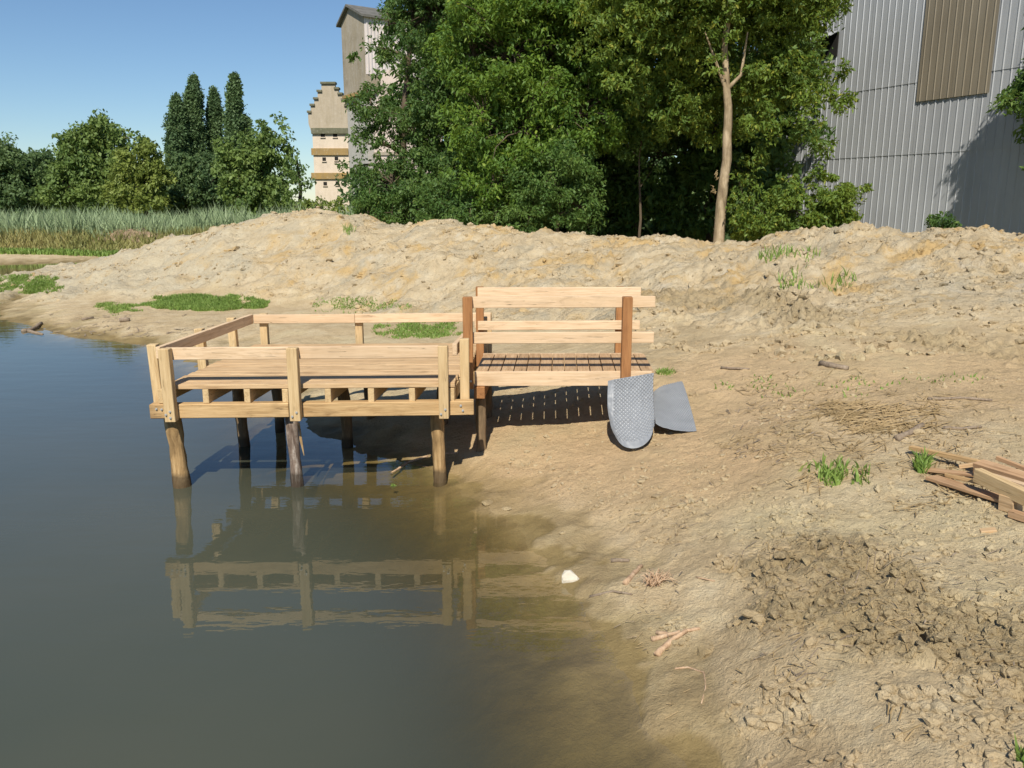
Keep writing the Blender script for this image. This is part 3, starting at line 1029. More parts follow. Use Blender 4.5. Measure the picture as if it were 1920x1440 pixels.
# ------------------------------------------------------------------ dimpled drainage membrane
def lag(t):
    xs = [0, 1 / 3, 2 / 3, 1]
    o = []
    for i in range(4):
        v = np.ones_like(t)
        for j in range(4):
            if j != i:
                v = v * (t - xs[j]) / (xs[i] - xs[j])
        o.append(v)
    return np.stack(o, -1)


def membrane(name, grid, nu, nv, du, dv, flat, h):
    s = np.linspace(0, 1, nu)
    t = np.linspace(0, 1, nv)
    G = np.array([[tuple(p) for p in row] for row in grid])
    S = np.einsum('ti,sj,ijk->tsk', lag(t), lag(s), G)
    du_ = np.gradient(S, axis=1)
    dv_ = np.gradient(S, axis=0)
    N = np.cross(dv_, du_)
    N /= np.linalg.norm(N, axis=-1, keepdims=True) + 1e-9
    N = N * np.sign(-N[..., 1:2].mean())
    ss, tt = np.meshgrid(s, t)
    k = np.clip((np.sin(ss * du * 2 * np.pi) * np.sin(tt * dv * 2 * np.pi) - 0.05) * 1.6, -0.2, 1)
    m = sstep(flat[0], flat[0] + .015, ss) * sstep(1 - flat[1], 1 - flat[1] - .015, ss) * sstep(1 - flat[2], 1 - flat[2] - .02, tt)
    wr = fbm(ss * 4 + 3, tt * 4, 3) * 0.006
    S = S + N * ((k * m * h + wr)[..., None])
    ii = np.arange(nu * nv).reshape(nv, nu)
    f = np.stack([ii[:-1, :-1], ii[:-1, 1:], ii[1:, 1:], ii[1:, :-1]], -1).reshape(-1, 4)
    me = mesh_np(name, S.reshape(-1, 3), f, MT['membrane'], True)
    o = put(name, me)
    sol = o.modifiers.new('thickness', 'SOLIDIFY')
    sol.thickness = 0.0025
    return o


A = [[(1140, 714, 8.235), (1166, 709, 8.245), (1197, 704, 8.25), (1226, 699, 8.255)],
     [(1139, 752, 8.18), (1166, 751, 8.16), (1197, 748, 8.16), (1225, 742, 8.19)],
     [(1143, 790, 8.10), (1168, 797, 8.02), (1200, 795, 8.02), (1227, 780, 8.10)],
     [(1158, 822, 7.98), (1178, 840, 7.86), (1208, 834, 7.86), (1225, 801, 8.02)]]
mo = membrane('drainage_membrane', [[aty(*p) for p in r] for r in A], 112, 162, 13, 19, (.15, 0.0, .10), .008)
tag(mo, 'grey dimpled plastic drainage sheet leaning upright against the gangway', 'plastic sheet', 'grey dimpled plastic sheets')
B = [[(1226, 738, 9.05), (1240, 728, 9.12), (1262, 721, 9.18), (1279, 718, 9.2)],
     [(1226, 757, 8.72), (1243, 750, 8.80), (1265, 746, 8.82), (1288, 744, 8.84)],
     [(1227, 777, 8.38), (1246, 778, 8.42), (1270, 779, 8.44), (1298, 779, 8.44)],
     [(1229, 797, 8.10), (1250, 806, 8.06), (1278, 811, 8.05), (1306, 811, 8.06)]]
mo = membrane('drainage_membrane', [[aty(*p) + Vector((0, 0, .015)) for p in r] for r in B], 158, 182, 19, 22, (.0, 0.0, 0.0), .011)
tag(mo, 'grey dimpled plastic drainage sheet lying flat on the earth', 'plastic sheet', 'grey dimpled plastic sheets')

# ------------------------------------------------------------------ metal shed on the right
SO = Vector((12.07, 25.3, 0))
SX = Vector((-0.3998, 0.9166, 0)).normalized()
SY = Vector((-SX.y, SX.x, 0))                    # outwards, towards the pond
SROT = Matrix((SX, SY, Vector((0, 0, 1)))).transposed()


def on_wall(u, v):
    d = Vector(_ray(u, v))
    o = Vector((0, 0, CAM_H))
    t = (SO - o).dot(SY) / d.dot(SY)
    p = o + d * t
    return (p - SO).dot(SX), p.z


def wallp(t, y, z):
    return SO + SX * t + SY * y + Vector((0, 0, z))


shed = empty('metal_shed', wallp(0, -5, 1.0))
tag(shed, 'tall grey ribbed metal shed with a brown translucent panel high up', 'shed')


def rib_sheet(name, width, h, mat, ribs, tilt=0.014):
    prof = [(0.0, 0.0)]
    st = width / ribs
    for k in range(ribs):
        c = st * (k + .5)
        prof += [(c - .022, 0.0), (c - .010, .017), (c + .010, .017), (c + .022, 0.0)]
    prof.append((width, 0.0))
    n = len(prof)
    vs = [(x, y + tilt, 0) for x, y in prof] + [(x, y, h) for x, y in prof]
    fs = [(i, i + 1, n + i + 1, n + i) for i in range(n - 1)]
    return mesh_py(name, vs, fs, mat)


rows_z = [(0.6, 4.17), (4.13, 6.21), (6.17, 9.64)]
tl, tr = 6.3, -13.0
for (z0, z1) in rows_z:
    me = rib_sheet('cladding_sheet', 1.0, z1 - z0, MT['zinc'], 4)
    k = 0
    t = tl - 1.0
    while t > tr:
        put('cladding_sheet', me, shed, wallp(t + .0015 * (k % 2), .004 * (k % 2), z0), SROT)
        t -= 1.0
        k += 1
ta, zb = on_wall(1720, 190)
tb_, zb2 = on_wall(1857, 175)
me = rib_sheet('translucent_sheet', (ta - tb_) / 2 - .003, 9.58 - (zb + zb2) / 2, MT['fibre'], 5, .006)
for i in range(2):
    put('translucent_sheet', me, shed, wallp(tb_ + i * (ta - tb_) / 2, .050, (zb + zb2) / 2), SROT)
# backing wall, gable end and roof
T0, T1 = tl, tr
DEP = 11.0


def prism(name, pts, mat, parent):
    vs = [wallp(*p) for p in pts[0]] + [wallp(*p) for p in pts[1]]
    n = len(pts[0])
    fs = [tuple(range(n))[::-1], tuple(range(n, 2 * n))] + [(i, (i + 1) % n, n + (i + 1) % n, n + i) for i in range(n)]
    return put(name, mesh_py(name, vs, fs, mat), parent, (0, 0, 0))


gab = [(-.05, .3), (-.05, 9.62), (-DEP / 2, 12.3), (-DEP, 9.62), (-DEP, .3)]
prism('wall', ([(T0 - .02, y, z) for y, z in gab], [(T1, y, z) for y, z in gab]), MT['zinc'], shed)
rf = [(.16, 9.50), (.16, 9.68), (-DEP / 2, 12.52), (-DEP - .3, 9.62), (-DEP - .3, 9.50), (-DEP / 2, 12.4)]
prism('roof', ([(T0 + .35, y, z) for y, z in rf], [(T1 - .3, y, z) for y, z in rf]), MT['slate'], shed)  # dark roof colour stands in for the shadow at the eave
# hatch with its flap
h0, hz1 = on_wall(1541, 68)
h1, hz0 = on_wall(1571, 105)
fr = prism('hatch_opening', ([(h0, .06, hz0), (h0, .06, hz1), (h0, .02, hz1), (h0, .02, hz0)], [(h1, .06, hz0), (h1, .06, hz1), (h1, .02, hz1), (h1, .02, hz0)]), MT['dark_opening'], shed)
prism('hatch_flap', ([(h0 + .05, .07, hz1 + .04), (h0 + .05, .09, hz1 + .04), (h0 - .0, .55, hz1 - .25), (h0, .53, hz1 - .27)],
                     [(h1 - .05, .07, hz1 + .04), (h1 - .05, .09, hz1 + .04), (h1, .40, hz1 - .12), (h1, .38, hz1 - .14)]), MT['zinc'], shed)
# grey board lying against the foot of the wall
bt, bz = on_wall(1760, 396)

# ------------------------------------------------------------------ grain tower
def vprism(name, quad, z0, z1, mat, parent):
    n = len(quad)
    vs = [(x, y, z0) for x, y in quad] + [(x, y, z1) for x, y in quad]
    fs = [tuple(range(n))[::-1], tuple(range(n, 2 * n))] + [(i, (i + 1) % n, n + (i + 1) % n, n + i) for i in range(n)]
    return put(name, mesh_py(name, vs, fs, mat), parent, (0, 0, 0))


N_ = aty(681, 29, 100.0)
L_ = aty(639.5, 45, 105.0)
ax = (Vector((N_.x, N_.y, 0)) - Vector((L_.x, L_.y, 0))).normalized()
bx_ = Vector((-ax.y, ax.x, 0))
if bx_.y < 0:
    bx_ = -bx_
Rr = Vector((N_.x, N_.y, 0)) + bx_ * 9.5
Lr = Vector((L_.x, L_.y, 0)) + bx_ * 9.5
ez = N_.z
zbot = aty(681, 172, 100.0).z
tower = empty('grain_tower', (N_.x - 1, 103, .6))
tag(tower, 'tall concrete grain tower with a gabled roof behind the trees', 'tower')
foot = [(L_.x, L_.y), (N_.x, N_.y), (Rr.x, Rr.y), (Lr.x, Lr.y)]
vprism('wall', foot, zbot, ez, MT['tower_concrete'], tower)
inner = [(L_.x + .25, L_.y + .3), (N_.x - .1, N_.y + .35), (Rr.x - .1, Rr.y), (Lr.x + .2, Lr.y)]
vprism('lower_wall', inner, .3, zbot, MT['grey_render'], tower)
# gable and roof
apf = 0.60
ap = Vector((N_.x, N_.y, 0)).lerp(Vector((L_.x, L_.y, 0)), apf)
apz = aty(652, 14, 103.2).z
gv_ = [(L_.x, L_.y, ez), (N_.x, N_.y, ez), (ap.x, ap.y, apz)]
gb_ = [(p[0] + bx_.x * 9.5, p[1] + bx_.y * 9.5, p[2]) for p in gv_]
put('gable', mesh_py('gable', gv_ + gb_, [(0, 1, 2), (5, 4, 3), (0, 2, 5, 3), (1, 4, 5, 2), (0, 3, 4, 1)], MT['tower_concrete']), tower, (0, 0, 0))


def roof_slab(p_low, p_top, thick, over, mat):
    lo = Vector(p_low) + (Vector(p_low) - Vector(p_top)).normalized() * 0.55
    tp = Vector(p_top)
    d = bx_
    q = [lo - d * over, tp - d * over, tp + d * (9.5 + over), lo + d * (9.5 + over)]
    up = Vector((0, 0, thick))
    vs = [p + Vector((0, 0, .03)) for p in q] + [p + up for p in q]
    put('roof', mesh_py('roof', vs, [(3, 2, 1, 0), (4, 5, 6, 7), (0, 1, 5, 4), (1, 2, 6, 5), (2, 3, 7, 6), (3, 0, 4, 7)], mat), tower, (0, 0, 0))


roof_slab(gv_[0], gv_[2], .28, .45, MT['slate'])
roof_slab(gv_[1], gv_[2], .28, .45, MT['slate'])
# ribbed white cladding on the right face of the head
zc = aty(690, 140, 100.5).z
nfac = bx_
nout = Vector((bx_.y, -bx_.x, 0))
prof = []
for k in range(22):
    x = .05 + k * .42
    prof += [(x, .03), (x + .22, .03), (x + .24, .12), (x + .40, .12)]
npf = len(prof)
vs = [Vector((N_.x, N_.y, zc)) + bx_ * x + nout * y for x, y in prof] + [Vector((N_.x, N_.y, ez - .05)) + bx_ * x + nout * y for x, y in prof]
put('cladding', mesh_py('cladding', vs, [(i, i + 1, npf + i + 1, npf + i) for i in range(npf - 1)], MT['white_sheet']), tower, (0, 0, 0))
timber('band', Vector((L_.x, L_.y, zbot - .05)) - ax * .1, Vector((N_.x, N_.y, zbot - .05)) + ax * .1, .5, .35, MT['ochre_band'], tower, 0)

mill = empty('mill_block', (-14.5, 99, .6))
tag(mill, 'pale rendered mill block with a rounded gable half hidden by foliage', 'building')
cx = aty(742, 200, 98.5)
top = aty(742, 128, 98.5).z
rad = 26 / 15.4 * 1.0
pts = [(cx.x + 5.2, .3), (cx.x + 5.2, top - rad - 2.8), (cx.x + rad, top - rad - .8)]
for k in range(13):
    th = math.pi * k / 12
    pts.append((cx.x + rad * math.cos(th), top - rad + rad * math.sin(th)))
pts += [(cx.x - rad, top - rad - .8), (cx.x - 2.6, top - rad - 2.8), (cx.x - 2.6, .3)]
n = len(pts)
vs = [(x, 98.5, z) for x, z in pts] + [(x, 99.4, z) for x, z in pts]
put('wall', mesh_py('wall', vs, [tuple(range(n))[::-1], tuple(range(n, 2 * n))] + [(i, (i + 1) % n, n + (i + 1) % n, n + i) for i in range(n)], MT['pink_render']), mill, (0, 0, 0))
for zz in (3.5, 8.0):
    timber('band', (cx.x - 2.7, 98.44, zz), (cx.x + 5.3, 98.44, zz), .2, .35, MT['tower_concrete'], mill, 0)

# ------------------------------------------------------------------ stepped-gable building
YG = 120.0


def g(u, v):
    p = aty(u, v, YG)
    return p.x, p.z


step = empty('stepped_gable_house', (aty(615, 380, YG).x, YG + 4, .6))
tag(step, 'narrow cream building with a stained crow-stepped gable left of the tower', 'building')
lv = [(602.5, 157), (595.5, 172), (589, 186), (582.5, 198), (577.5, 211)]
rv = [(628, 157), (634.5, 167), (641, 177), (647, 188), (652.5, 199)]
out = []
for i, (u, v) in enumerate(lv):
    if i:
        out.append((lv[i - 1][0], v))
    out.append((u, v))
left = out[::-1]
out = []
for i, (u, v) in enumerate(rv):
    if i:
        out.append((rv[i - 1][0], v))
    out.append((u, v))
poly = [(583, 246), (578.5, 232)] + left + out + [(652.5, 246)]
pts = [g(u, v) for u, v in poly]
n = len(pts)
vs = [(x, YG, z) for x, z in pts] + [(x, YG + .7, z) for x, z in pts]
put('gable_wall', mesh_py('gable_wall', vs, [tuple(range(n)), tuple(range(2 * n - 1, n - 1, -1))] + [((i + 1) % n, i, n + i, n + (i + 1) % n) for i in range(n)], MT['stained_render']), step, (0, 0, 0))
for (u, v), nx in list(zip(lv, [628] + [q[0] for q in lv[:-1]])) + list(zip(rv[1:], [q[0] for q in rv[:-1]])):
    x0, z = g(min(u, nx) - 1.6, v)
    x1, _z = g(max(u, nx) + 1.6, v)
    timber('step_cap', (x0, YG + .3, z + .10), (x1, YG + .3, z + .10), 1.1, .30, MT['moss_stone'], step, .03)
xa, z1 = g(585, 246)
xb, _ = g(652, 246)
vprism('wall', [(xa, YG + .12), (xb, YG + .12), (xb + .8, YG + 9), (xa + .8, YG + 9)], .3, z1, MT['cream_render'], step)
x2, z2 = g(615, 165)
rfv = [(xa + .5, YG + .7, g(0, 215)[1]), (x2, YG + .7, z2 - .3), (xb, YG + .7, g(0, 205)[1])]
rfb = [(p[0] + .8, YG + 9, p[2]) for p in rfv]
put('roof', mesh_py('roof', rfv + rfb, [(0, 1, 4, 3), (1, 2, 5, 4), (0, 2, 1), (3, 4, 5), (0, 3, 5, 2)], MT['red_tile']), step, (0, 0, 0))
for (v0, v1, mt, pr) in ((240, 251, 'moss_stone', .32), (278, 291, 'ochre_band', .22), (324, 336, 'ochre_band', .22)):
    x0, za = g(583.5, v0)
    _, zb_ = g(584, v1)
    x1, _ = g(652.5, v0)
    timber('band', (x0, YG + .1, (za + zb_) / 2), (x1, YG + .1, (za + zb_) / 2), pr * 2, za - zb_, MT[mt], step, .02)
for (u0, u1, v0, v1) in ((601, 609, 251, 257), (624, 632, 251, 257), (604, 611, 295, 302), (627, 634, 294, 301), (606, 613, 341, 348), (629, 636, 340, 347)):
    x0, za = g(u0, v0)
    x1, zb_ = g(u1, v1)
    w = timber('window', (x0, YG + .11, (za + zb_) / 2), (x1, YG + .11, (za + zb_) / 2), .05, za - zb_, MT['dark_opening'], step, 0)
    timber('sill', (x0 - .08, YG + .04, zb_ - .05), (x1 + .08, YG + .04, zb_ - .05), .2, .1, MT['cream_render'], w, 0)


# ------------------------------------------------------------------ vegetation
def leaves_mesh(name, centers, radii, per, size, mat, rng, droop=0.35, flat=0.75, aspect=0.45):
    """many small folded leaves spread round twig-end centres"""
    centers = np.asarray(centers)
    radii = np.asarray(radii)
    n = len(centers) * per
    c = np.repeat(centers, per, axis=0)
    r = np.repeat(radii, per)
    d = rng.normal(size=(n, 3))
    d /= np.linalg.norm(d, axis=1, keepdims=True)
    rad = r * rng.random(n) ** 0.45
    p = c + d * rad[:, None] * np.array([1, 1, flat])
    t = d * 0.7 + rng.normal(size=(n, 3)) * 0.7 + np.array([0, 0, -droop])
    t /= np.linalg.norm(t, axis=1, keepdims=True)
    s = np.cross(t, rng.normal(size=(n, 3)))
    s /= np.linalg.norm(s, axis=1, keepdims=True) + 1e-9
    L = size * (0.6 + 0.8 * rng.random(n))
    w = L * aspect * (0.75 + 0.5 * rng.random(n))
    nn = np.cross(t, s)
    base = p - t * (L * .5)[:, None]
    tip = p + t * (L * .5)[:, None] - np.array([0, 0, 1]) * (L * .12)[:, None]
    mid = p - t * (L * .06)[:, None] + nn * (L * .06)[:, None]
    v = np.stack([base, mid + s * (w * .5)[:, None], tip, mid - s * (w * .5)[:, None]], axis=1).reshape(-1, 3)
    f = np.arange(n * 4).reshape(n, 4)
    return mesh_np(name, v, f, mat)


def lobe_clusters(lobes, dens, rng, cr, shell=0.55):
    """each lobe of the crown breaks up into boughs, each bough into twig-end clusters"""
    cs, rs, own = [], [], []
    for li, (c, rx, ry, rz) in enumerate(lobes):
        big = rx > cr * 1.9
        nb_ = int(7 + 7 * rx / (cr * 2.2)) if big else 1
        for k in range(nb_):
            if big:
                d = rng.normal(size=3)
                d /= np.linalg.norm(d)
                f = 0.62 + 0.42 * rng.random()
                bc = np.array(c) + d * f * np.array([rx, ry, rz])
                q = (0.30 + 0.20 * rng.random())
                br = np.array([rx, ry, rz * .72]) * q + cr * .25
            else:
                bc = np.array(c)
                br = np.array([rx, ry, rz])
            m = max(4, int(dens * (br[0] * br[1] + br[0] * br[2] + br[1] * br[2]) / 3 * 1.15))
            d = rng.normal(size=(m, 3))
            d /= np.linalg.norm(d, axis=1, keepdims=True)
            kk = shell + (1.02 - shell) * rng.random(m) ** 0.7
            kk *= 1 + 0.18 * rng.normal(size=m)
            cs.append(bc + d * kk[:, None] * br)
            rs.append(cr * (0.45 + 0.75 * rng.random(m)))
            own += [li] * m
    return np.concatenate(cs), np.concatenate(rs), own


def limb(p, q, r0, r1, rng, sag=0.12, n=5):
    p, q = Vector(p), Vector(q)
    l = (q - p).length
    side = Vector((rng.uniform(-1, 1), rng.uniform(-1, 1), rng.uniform(.2, 1))) * l * sag
    pts = [p.lerp(q, i / n) + side * math.sin(math.pi * i / n) for i in range(n + 1)]
    rad = [r0 + (r1 - r0) * (i / n) ** 0.8 for i in range(n + 1)]
    return tube_geo(pts, rad, 6, False)


def tree(name, label, trunk, trunk_r, lobes, leaf, bark, dens=24, per=50, size=.16, cr=.42, seed=1, group=None, twig=.22, cat='tree', trunk_sides=10, shell=.55, extra=None, aspect=.45, limb_r=.30):
    rng = np.random.default_rng(seed)
    pr = random.Random(seed)
    base = Vector(trunk[0])
    root = empty(name, base)
    tag(root, label, cat, group)
    n = len(trunk)
    # finer trunk line with a little wander
    pts, rad = [], []
    for i in range(n - 1):
        for k in range(4):
            f = k / 4
            p = Vector(trunk[i]).lerp(Vector(trunk[i + 1]), f)
            p += Vector((pr.uniform(-1, 1), pr.uniform(-1, 1), 0)) * trunk_r * .12
            pts.append(p)
            rad.append(trunk_r * (1 - .8 * (i + f) / (n - 1)) * (1.18 if i + f < .3 else 1))
    pts.append(Vector(trunk[-1]))
    rad.append(trunk_r * .18)
    geo = [tube_geo(pts, rad, trunk_sides, True, .08, pr)]
    cs, rs, own = lobe_clusters(lobes, dens, rng, cr, shell)
    # limbs: trunk to lobe, lobe to twig ends
    for li, (c, rx, ry, rz) in enumerate(lobes):
        if limb_r <= 0:
            break
        c = Vector(c)
        best = min(pts[len(pts) // 5:], key=lambda p: (p - c).length + 1.5 * max(0, p.z - c.z + .3))
        geo.append(limb(best, c, trunk_r * limb_r, trunk_r * limb_r * .35, pr))
        mine = [k for k, o in enumerate(own) if o == li]
        for k in mine:
            if pr.random() < twig:
                geo.append(limb(c, cs[k], trunk_r * .11, trunk_r * .03, pr, .15, 3))
    if extra:
        for e in extra:
            geo.append(tube_geo(*e, 7, False))
    vs, fs = join_geo(geo)
    put('trunk', mesh_py('trunk', vs, fs, MT[bark], True), root, (0, 0, 0))
    put('crown', leaves_mesh('crown', cs, rs, per, size, MT[leaf], rng, aspect=aspect), root, (0, 0, 0))
    return root


def lob(u, v, y, r, rz=None, ry=None):
    p = aty(u, v, y)
    return (tuple(p), r, ry or r, rz or r)


def gpt(u, y, dz=-.15):
    x = aty(u, 400, y).x
    return Vector((x, y, gz(x, y) + dz))


def up(p, *steps):
    o = [p]
    for dx, dy, z in steps:
        o.append(Vector((p.x + dx, p.y + dy, p.z + z)))
    return o


# the tall ash whose pale trunk shows in front of the shed
b = gpt(1349, 22.6)
q = [b] + [aty(u, v, 22.6) for u, v in ((1352, 380), (1362, 300), (1366, 210), (1362, 160), (1358, 90), (1368, 0), (1372, -120), (1375, -230))]
tree('ash_tree', 'tall pale-trunked ash with a broken bark scar on the mound in front of the shed', q, .155,
     [lob(1290, 40, 24.6, 1.5), lob(1425, 80, 24.4, 1.3), lob(1490, 60, 23.2, 1.0), lob(1470, 185, 22.9, .95), lob(1260, 165, 24.2, 1.2), lob(1205, 60, 23.6, 1.5),
      lob(1525, 165, 22.8, .45, .4), lob(1450, -60, 23.4, 2.1), lob(1290, -90, 23.4, 2.2), lob(1425, 235, 22.8, .55), lob(1568, 205, 22.6, .36, .28), lob(1500, -10, 23, .8), lob(1570, -15, 23.2, .5, .35), lob(1425, 320, 23.2, .5, .7),
      lob(1405, 150, 23.6, .6), lob(1310, 150, 23.8, .6), lob(1515, 260, 22.9, .45), lob(1545, 270, 22.9, .3), lob(1330, 220, 24.6, .9), lob(1590, 190, 22.5, .2, .16), lob(1375, 45, 22.1, .35), lob(1340, 120, 22.1, .25), lob(1395, 5, 22.1, .45), lob(1330, 40, 22.2, .4), lob(1410, 120, 22.2, .25), lob(1580, 130, 22.7, .22, .2)],
     'leaf_ash', 'tree_bark', dens=30, per=39, size=.125, cr=.30, seed=2, group='trees along the mound', limb_r=0,
     extra=[([aty(1366, 165, 22.6), aty(1390, 140, 22.5), aty(1402, 60, 22.5)], [.06, .045, .02]), ([aty(1360, 165, 22.6), aty(1340, 110, 22.5), aty(1322, 60, 22.4)], [.05, .035, .015])])
ASH = bpy.data.objects['ash_tree']
pr = random.Random(4)
for (u, v) in ((1343, 327), (1338, 357)):
    geo = []
    for k in range(9):
        p0 = aty(u + pr.uniform(0, 5), v + pr.uniform(-8, 8), 22.42)
        geo.append(tube_geo([p0, p0 + Vector((pr.uniform(-.12, -.02), pr.uniform(-.06, 0), pr.uniform(-.12, .14)))], [.012, .003], 4, False))
    vs, fs = join_geo(geo)
    tag(put('torn_splinters', mesh_py('torn_splinters', vs, fs, MT['straw']), ASH, (0, 0, 0)), kind='stuff')
# big bright tree in the middle
b = gpt(1010, 27)
tree('broadleaf_tree', 'broad bright green tree with yellowish leaves, centre of the wood', up(b, (.2, 0, 3), (0, .2, 6), (.5, 0, 10)), .26,
     [lob(955, 110, 26.5, 1.9), lob(1060, 60, 26.5, 2.0), lob(905, 225, 26, 1.25), lob(985, 245, 25.8, 1.5), lob(1085, 215, 25.8, 1.55), lob(925, 345, 25.6, 1.1), lob(1010, -60, 27, 2.6),
      lob(1140, 110, 26.2, 1.5), lob(890, 110, 27, 1.3), lob(1150, -40, 26.8, 2.0)],
     'leaf_bright', 'dark_bark', dens=22, per=40, size=.14, cr=.36, seed=3, group='trees along the mound')
# shrubs at its foot
b = gpt(1045, 24.5)
tree('shrub', 'pale leaved shrub below the bright tree, just right of its middle', up(b, (0, 0, .8), (.1, 0, 2)), .08,
     [lob(1045, 340, 24.4, .95), lob(1000, 395, 24.3, .7), lob(1085, 390, 24.3, .75), lob(1060, 300, 24.6, .6)], 'leaf_mid', 'dark_bark', dens=44, per=56, size=.105, cr=.30, seed=4,
     group='shrubs along the mound', cat='shrub')
b = gpt(880, 25.2)
tree('shrub', 'low dark shrub on the crest under the left trees', up(b, (0, 0, .6), (.1, 0, 1.4)), .06,
     [lob(880, 405, 25.2, .65), lob(830, 385, 25.6, .8), lob(930, 405, 24.9, .5)], 'leaf_mid', 'dark_bark', dens=44, per=52, size=.105, cr=.28, seed=5,
     group='shrubs along the mound', cat='shrub')
# left tree in front of the tower
b = gpt(770, 30)
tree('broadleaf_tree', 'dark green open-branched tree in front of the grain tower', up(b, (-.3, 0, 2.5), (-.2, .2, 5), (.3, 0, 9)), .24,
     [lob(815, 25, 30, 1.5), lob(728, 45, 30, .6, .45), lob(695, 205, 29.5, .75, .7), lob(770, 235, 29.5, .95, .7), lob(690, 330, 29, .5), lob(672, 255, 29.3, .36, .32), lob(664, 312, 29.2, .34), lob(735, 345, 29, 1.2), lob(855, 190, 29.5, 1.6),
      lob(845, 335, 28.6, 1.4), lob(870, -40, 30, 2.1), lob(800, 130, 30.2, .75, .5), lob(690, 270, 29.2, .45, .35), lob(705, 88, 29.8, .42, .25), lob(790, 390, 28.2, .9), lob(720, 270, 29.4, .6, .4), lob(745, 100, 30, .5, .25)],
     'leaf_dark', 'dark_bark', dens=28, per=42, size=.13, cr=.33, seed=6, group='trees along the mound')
b = gpt(690, 28)
tree('shrub', 'rounded green bush below the grain tower at the left end of the trees', up(b, (0, 0, .8), (.1, 0, 1.8)), .07,
     [lob(700, 388, 28, .6), lob(672, 388, 28.4, .36), lob(735, 398, 27.6, .55)], 'leaf_mid', 'dark_bark', dens=44, per=52, size=.11, cr=.30, seed=7,
     group='shrubs along the mound', cat='shrub')
# darker trees standing behind, closing the wood
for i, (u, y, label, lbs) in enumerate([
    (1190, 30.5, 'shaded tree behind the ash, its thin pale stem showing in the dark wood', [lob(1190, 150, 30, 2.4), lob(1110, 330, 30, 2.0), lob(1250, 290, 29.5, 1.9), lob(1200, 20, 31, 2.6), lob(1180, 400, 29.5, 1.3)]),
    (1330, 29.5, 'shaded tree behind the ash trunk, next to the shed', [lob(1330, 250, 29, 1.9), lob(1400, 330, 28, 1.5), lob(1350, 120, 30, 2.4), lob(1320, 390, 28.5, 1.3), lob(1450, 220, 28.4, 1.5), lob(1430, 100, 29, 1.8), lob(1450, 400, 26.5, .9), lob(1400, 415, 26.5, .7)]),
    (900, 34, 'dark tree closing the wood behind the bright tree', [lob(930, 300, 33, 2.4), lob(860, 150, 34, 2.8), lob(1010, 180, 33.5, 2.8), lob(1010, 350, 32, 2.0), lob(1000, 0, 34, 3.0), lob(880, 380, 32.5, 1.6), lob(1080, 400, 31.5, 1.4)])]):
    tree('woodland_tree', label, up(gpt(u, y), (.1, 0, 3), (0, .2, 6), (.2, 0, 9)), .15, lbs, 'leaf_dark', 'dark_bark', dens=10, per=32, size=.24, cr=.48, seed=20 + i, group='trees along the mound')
# thin bare stems in the shaded gap
for i, (u, y, lab) in enumerate([(1198, 25.5, 'slim pale stem of a young tree in the shaded gap of the wood')]):
    b = gpt(u, y)
    tree('young_tree', lab, up(b, (.05, 0, 1.6), (-.05, 0, 3.4), (.1, 0, 5)), .055, [lob(u, 215, y, .8), lob(u - 30, 265, y, .5), lob(u + 25, 320, y, .35)], 'leaf_mid', 'dark_bark', dens=40, per=40, size=.105, cr=.28, seed=30 + i,
         group='trees along the mound')
# bushes before the shed wall
b = gpt(1500, 21.2)
tree('shrub', 'feathery bush right of the ash trunk before the shed wall', up(b, (0, 0, .6), (.2, 0, 1.5)), .06,
     [lob(1490, 395, 21.2, .68), lob(1565, 372, 21.2, .55, .42), lob(1430, 405, 21.4, .5), lob(1535, 332, 21.3, .38), lob(1605, 360, 21.1, .28, .2), lob(1550, 415, 21.2, .5)],
     'leaf_ash', 'dark_bark', dens=60, per=54, size=.11, cr=.24, seed=8, group='shrubs along the mound', cat='shrub')
b = gpt(1764, 19)
tree('shrub', 'small round bush at the foot of the shed wall', up(b, (0, 0, .3), (.05, 0, .7)), .03,
     [lob(1766, 416, 19, .25, .2), lob(1750, 422, 19, .18), lob(1785, 420, 19, .18)], 'leaf_dark', 'dark_bark', dens=90, per=50, size=.10, cr=.16, seed=9, group='shrubs along the mound', cat='shrub')
b = gpt(1392, 22.2)
tree('shrub', 'yellowish creeper and sapling growing at the right foot of the ash', up(b, (0, 0, .6), (.05, 0, 1.6)), .03,
     [lob(1390, 430, 22.0, .3), lob(1378, 385, 22.2, .22, .4), lob(1385, 340, 22.3, .2, .4), lob(1420, 435, 21.8, .3)], 'leaf_ash', 'dark_bark', dens=90, per=40, size=.10, cr=.16, seed=10, group='shrubs along the mound', cat='shrub')
# tree standing just outside the picture on the right; its shade falls on the shed
b = Vector((13.5, 19.4, 1.0))
tree('broadleaf_tree', 'tree at the right edge whose shade falls on the shed', up(b, (0, 0, 2.5), (-.2, .2, 5), (0, 0, 7)), .16,
     [((12.75, 20.7, 5.2), .72, .9, .8), ((13.0, 20.2, 6.3), 1.0, 1.0, .9), ((13.3, 19.8, 7.5), 1.0, 1.1, 1.0), ((13.2, 19.8, 4.9), 1.0, 1.0, 1.0), ((13.9, 19.2, 6.0), 1.1, 1.0, 1.2),
      ((12.9, 20.5, 4.2), .55, .7, .7), ((13.8, 18.9, 8.4), 1.2, 1.2, 1.0), ((13.2, 19.6, 3.4), .9, .8, .8), ((13.05, 20.5, 4.9), .8, .8, .8), ((13.1, 20.3, 5.6), .9, .8, .8)],
     'leaf_mid', 'dark_bark', dens=36, per=44, size=.14, cr=.32, seed=12, group='trees along the mound')

# ------------------------------------------------------------------ trees across the pond
FG = 'trees across the pond'


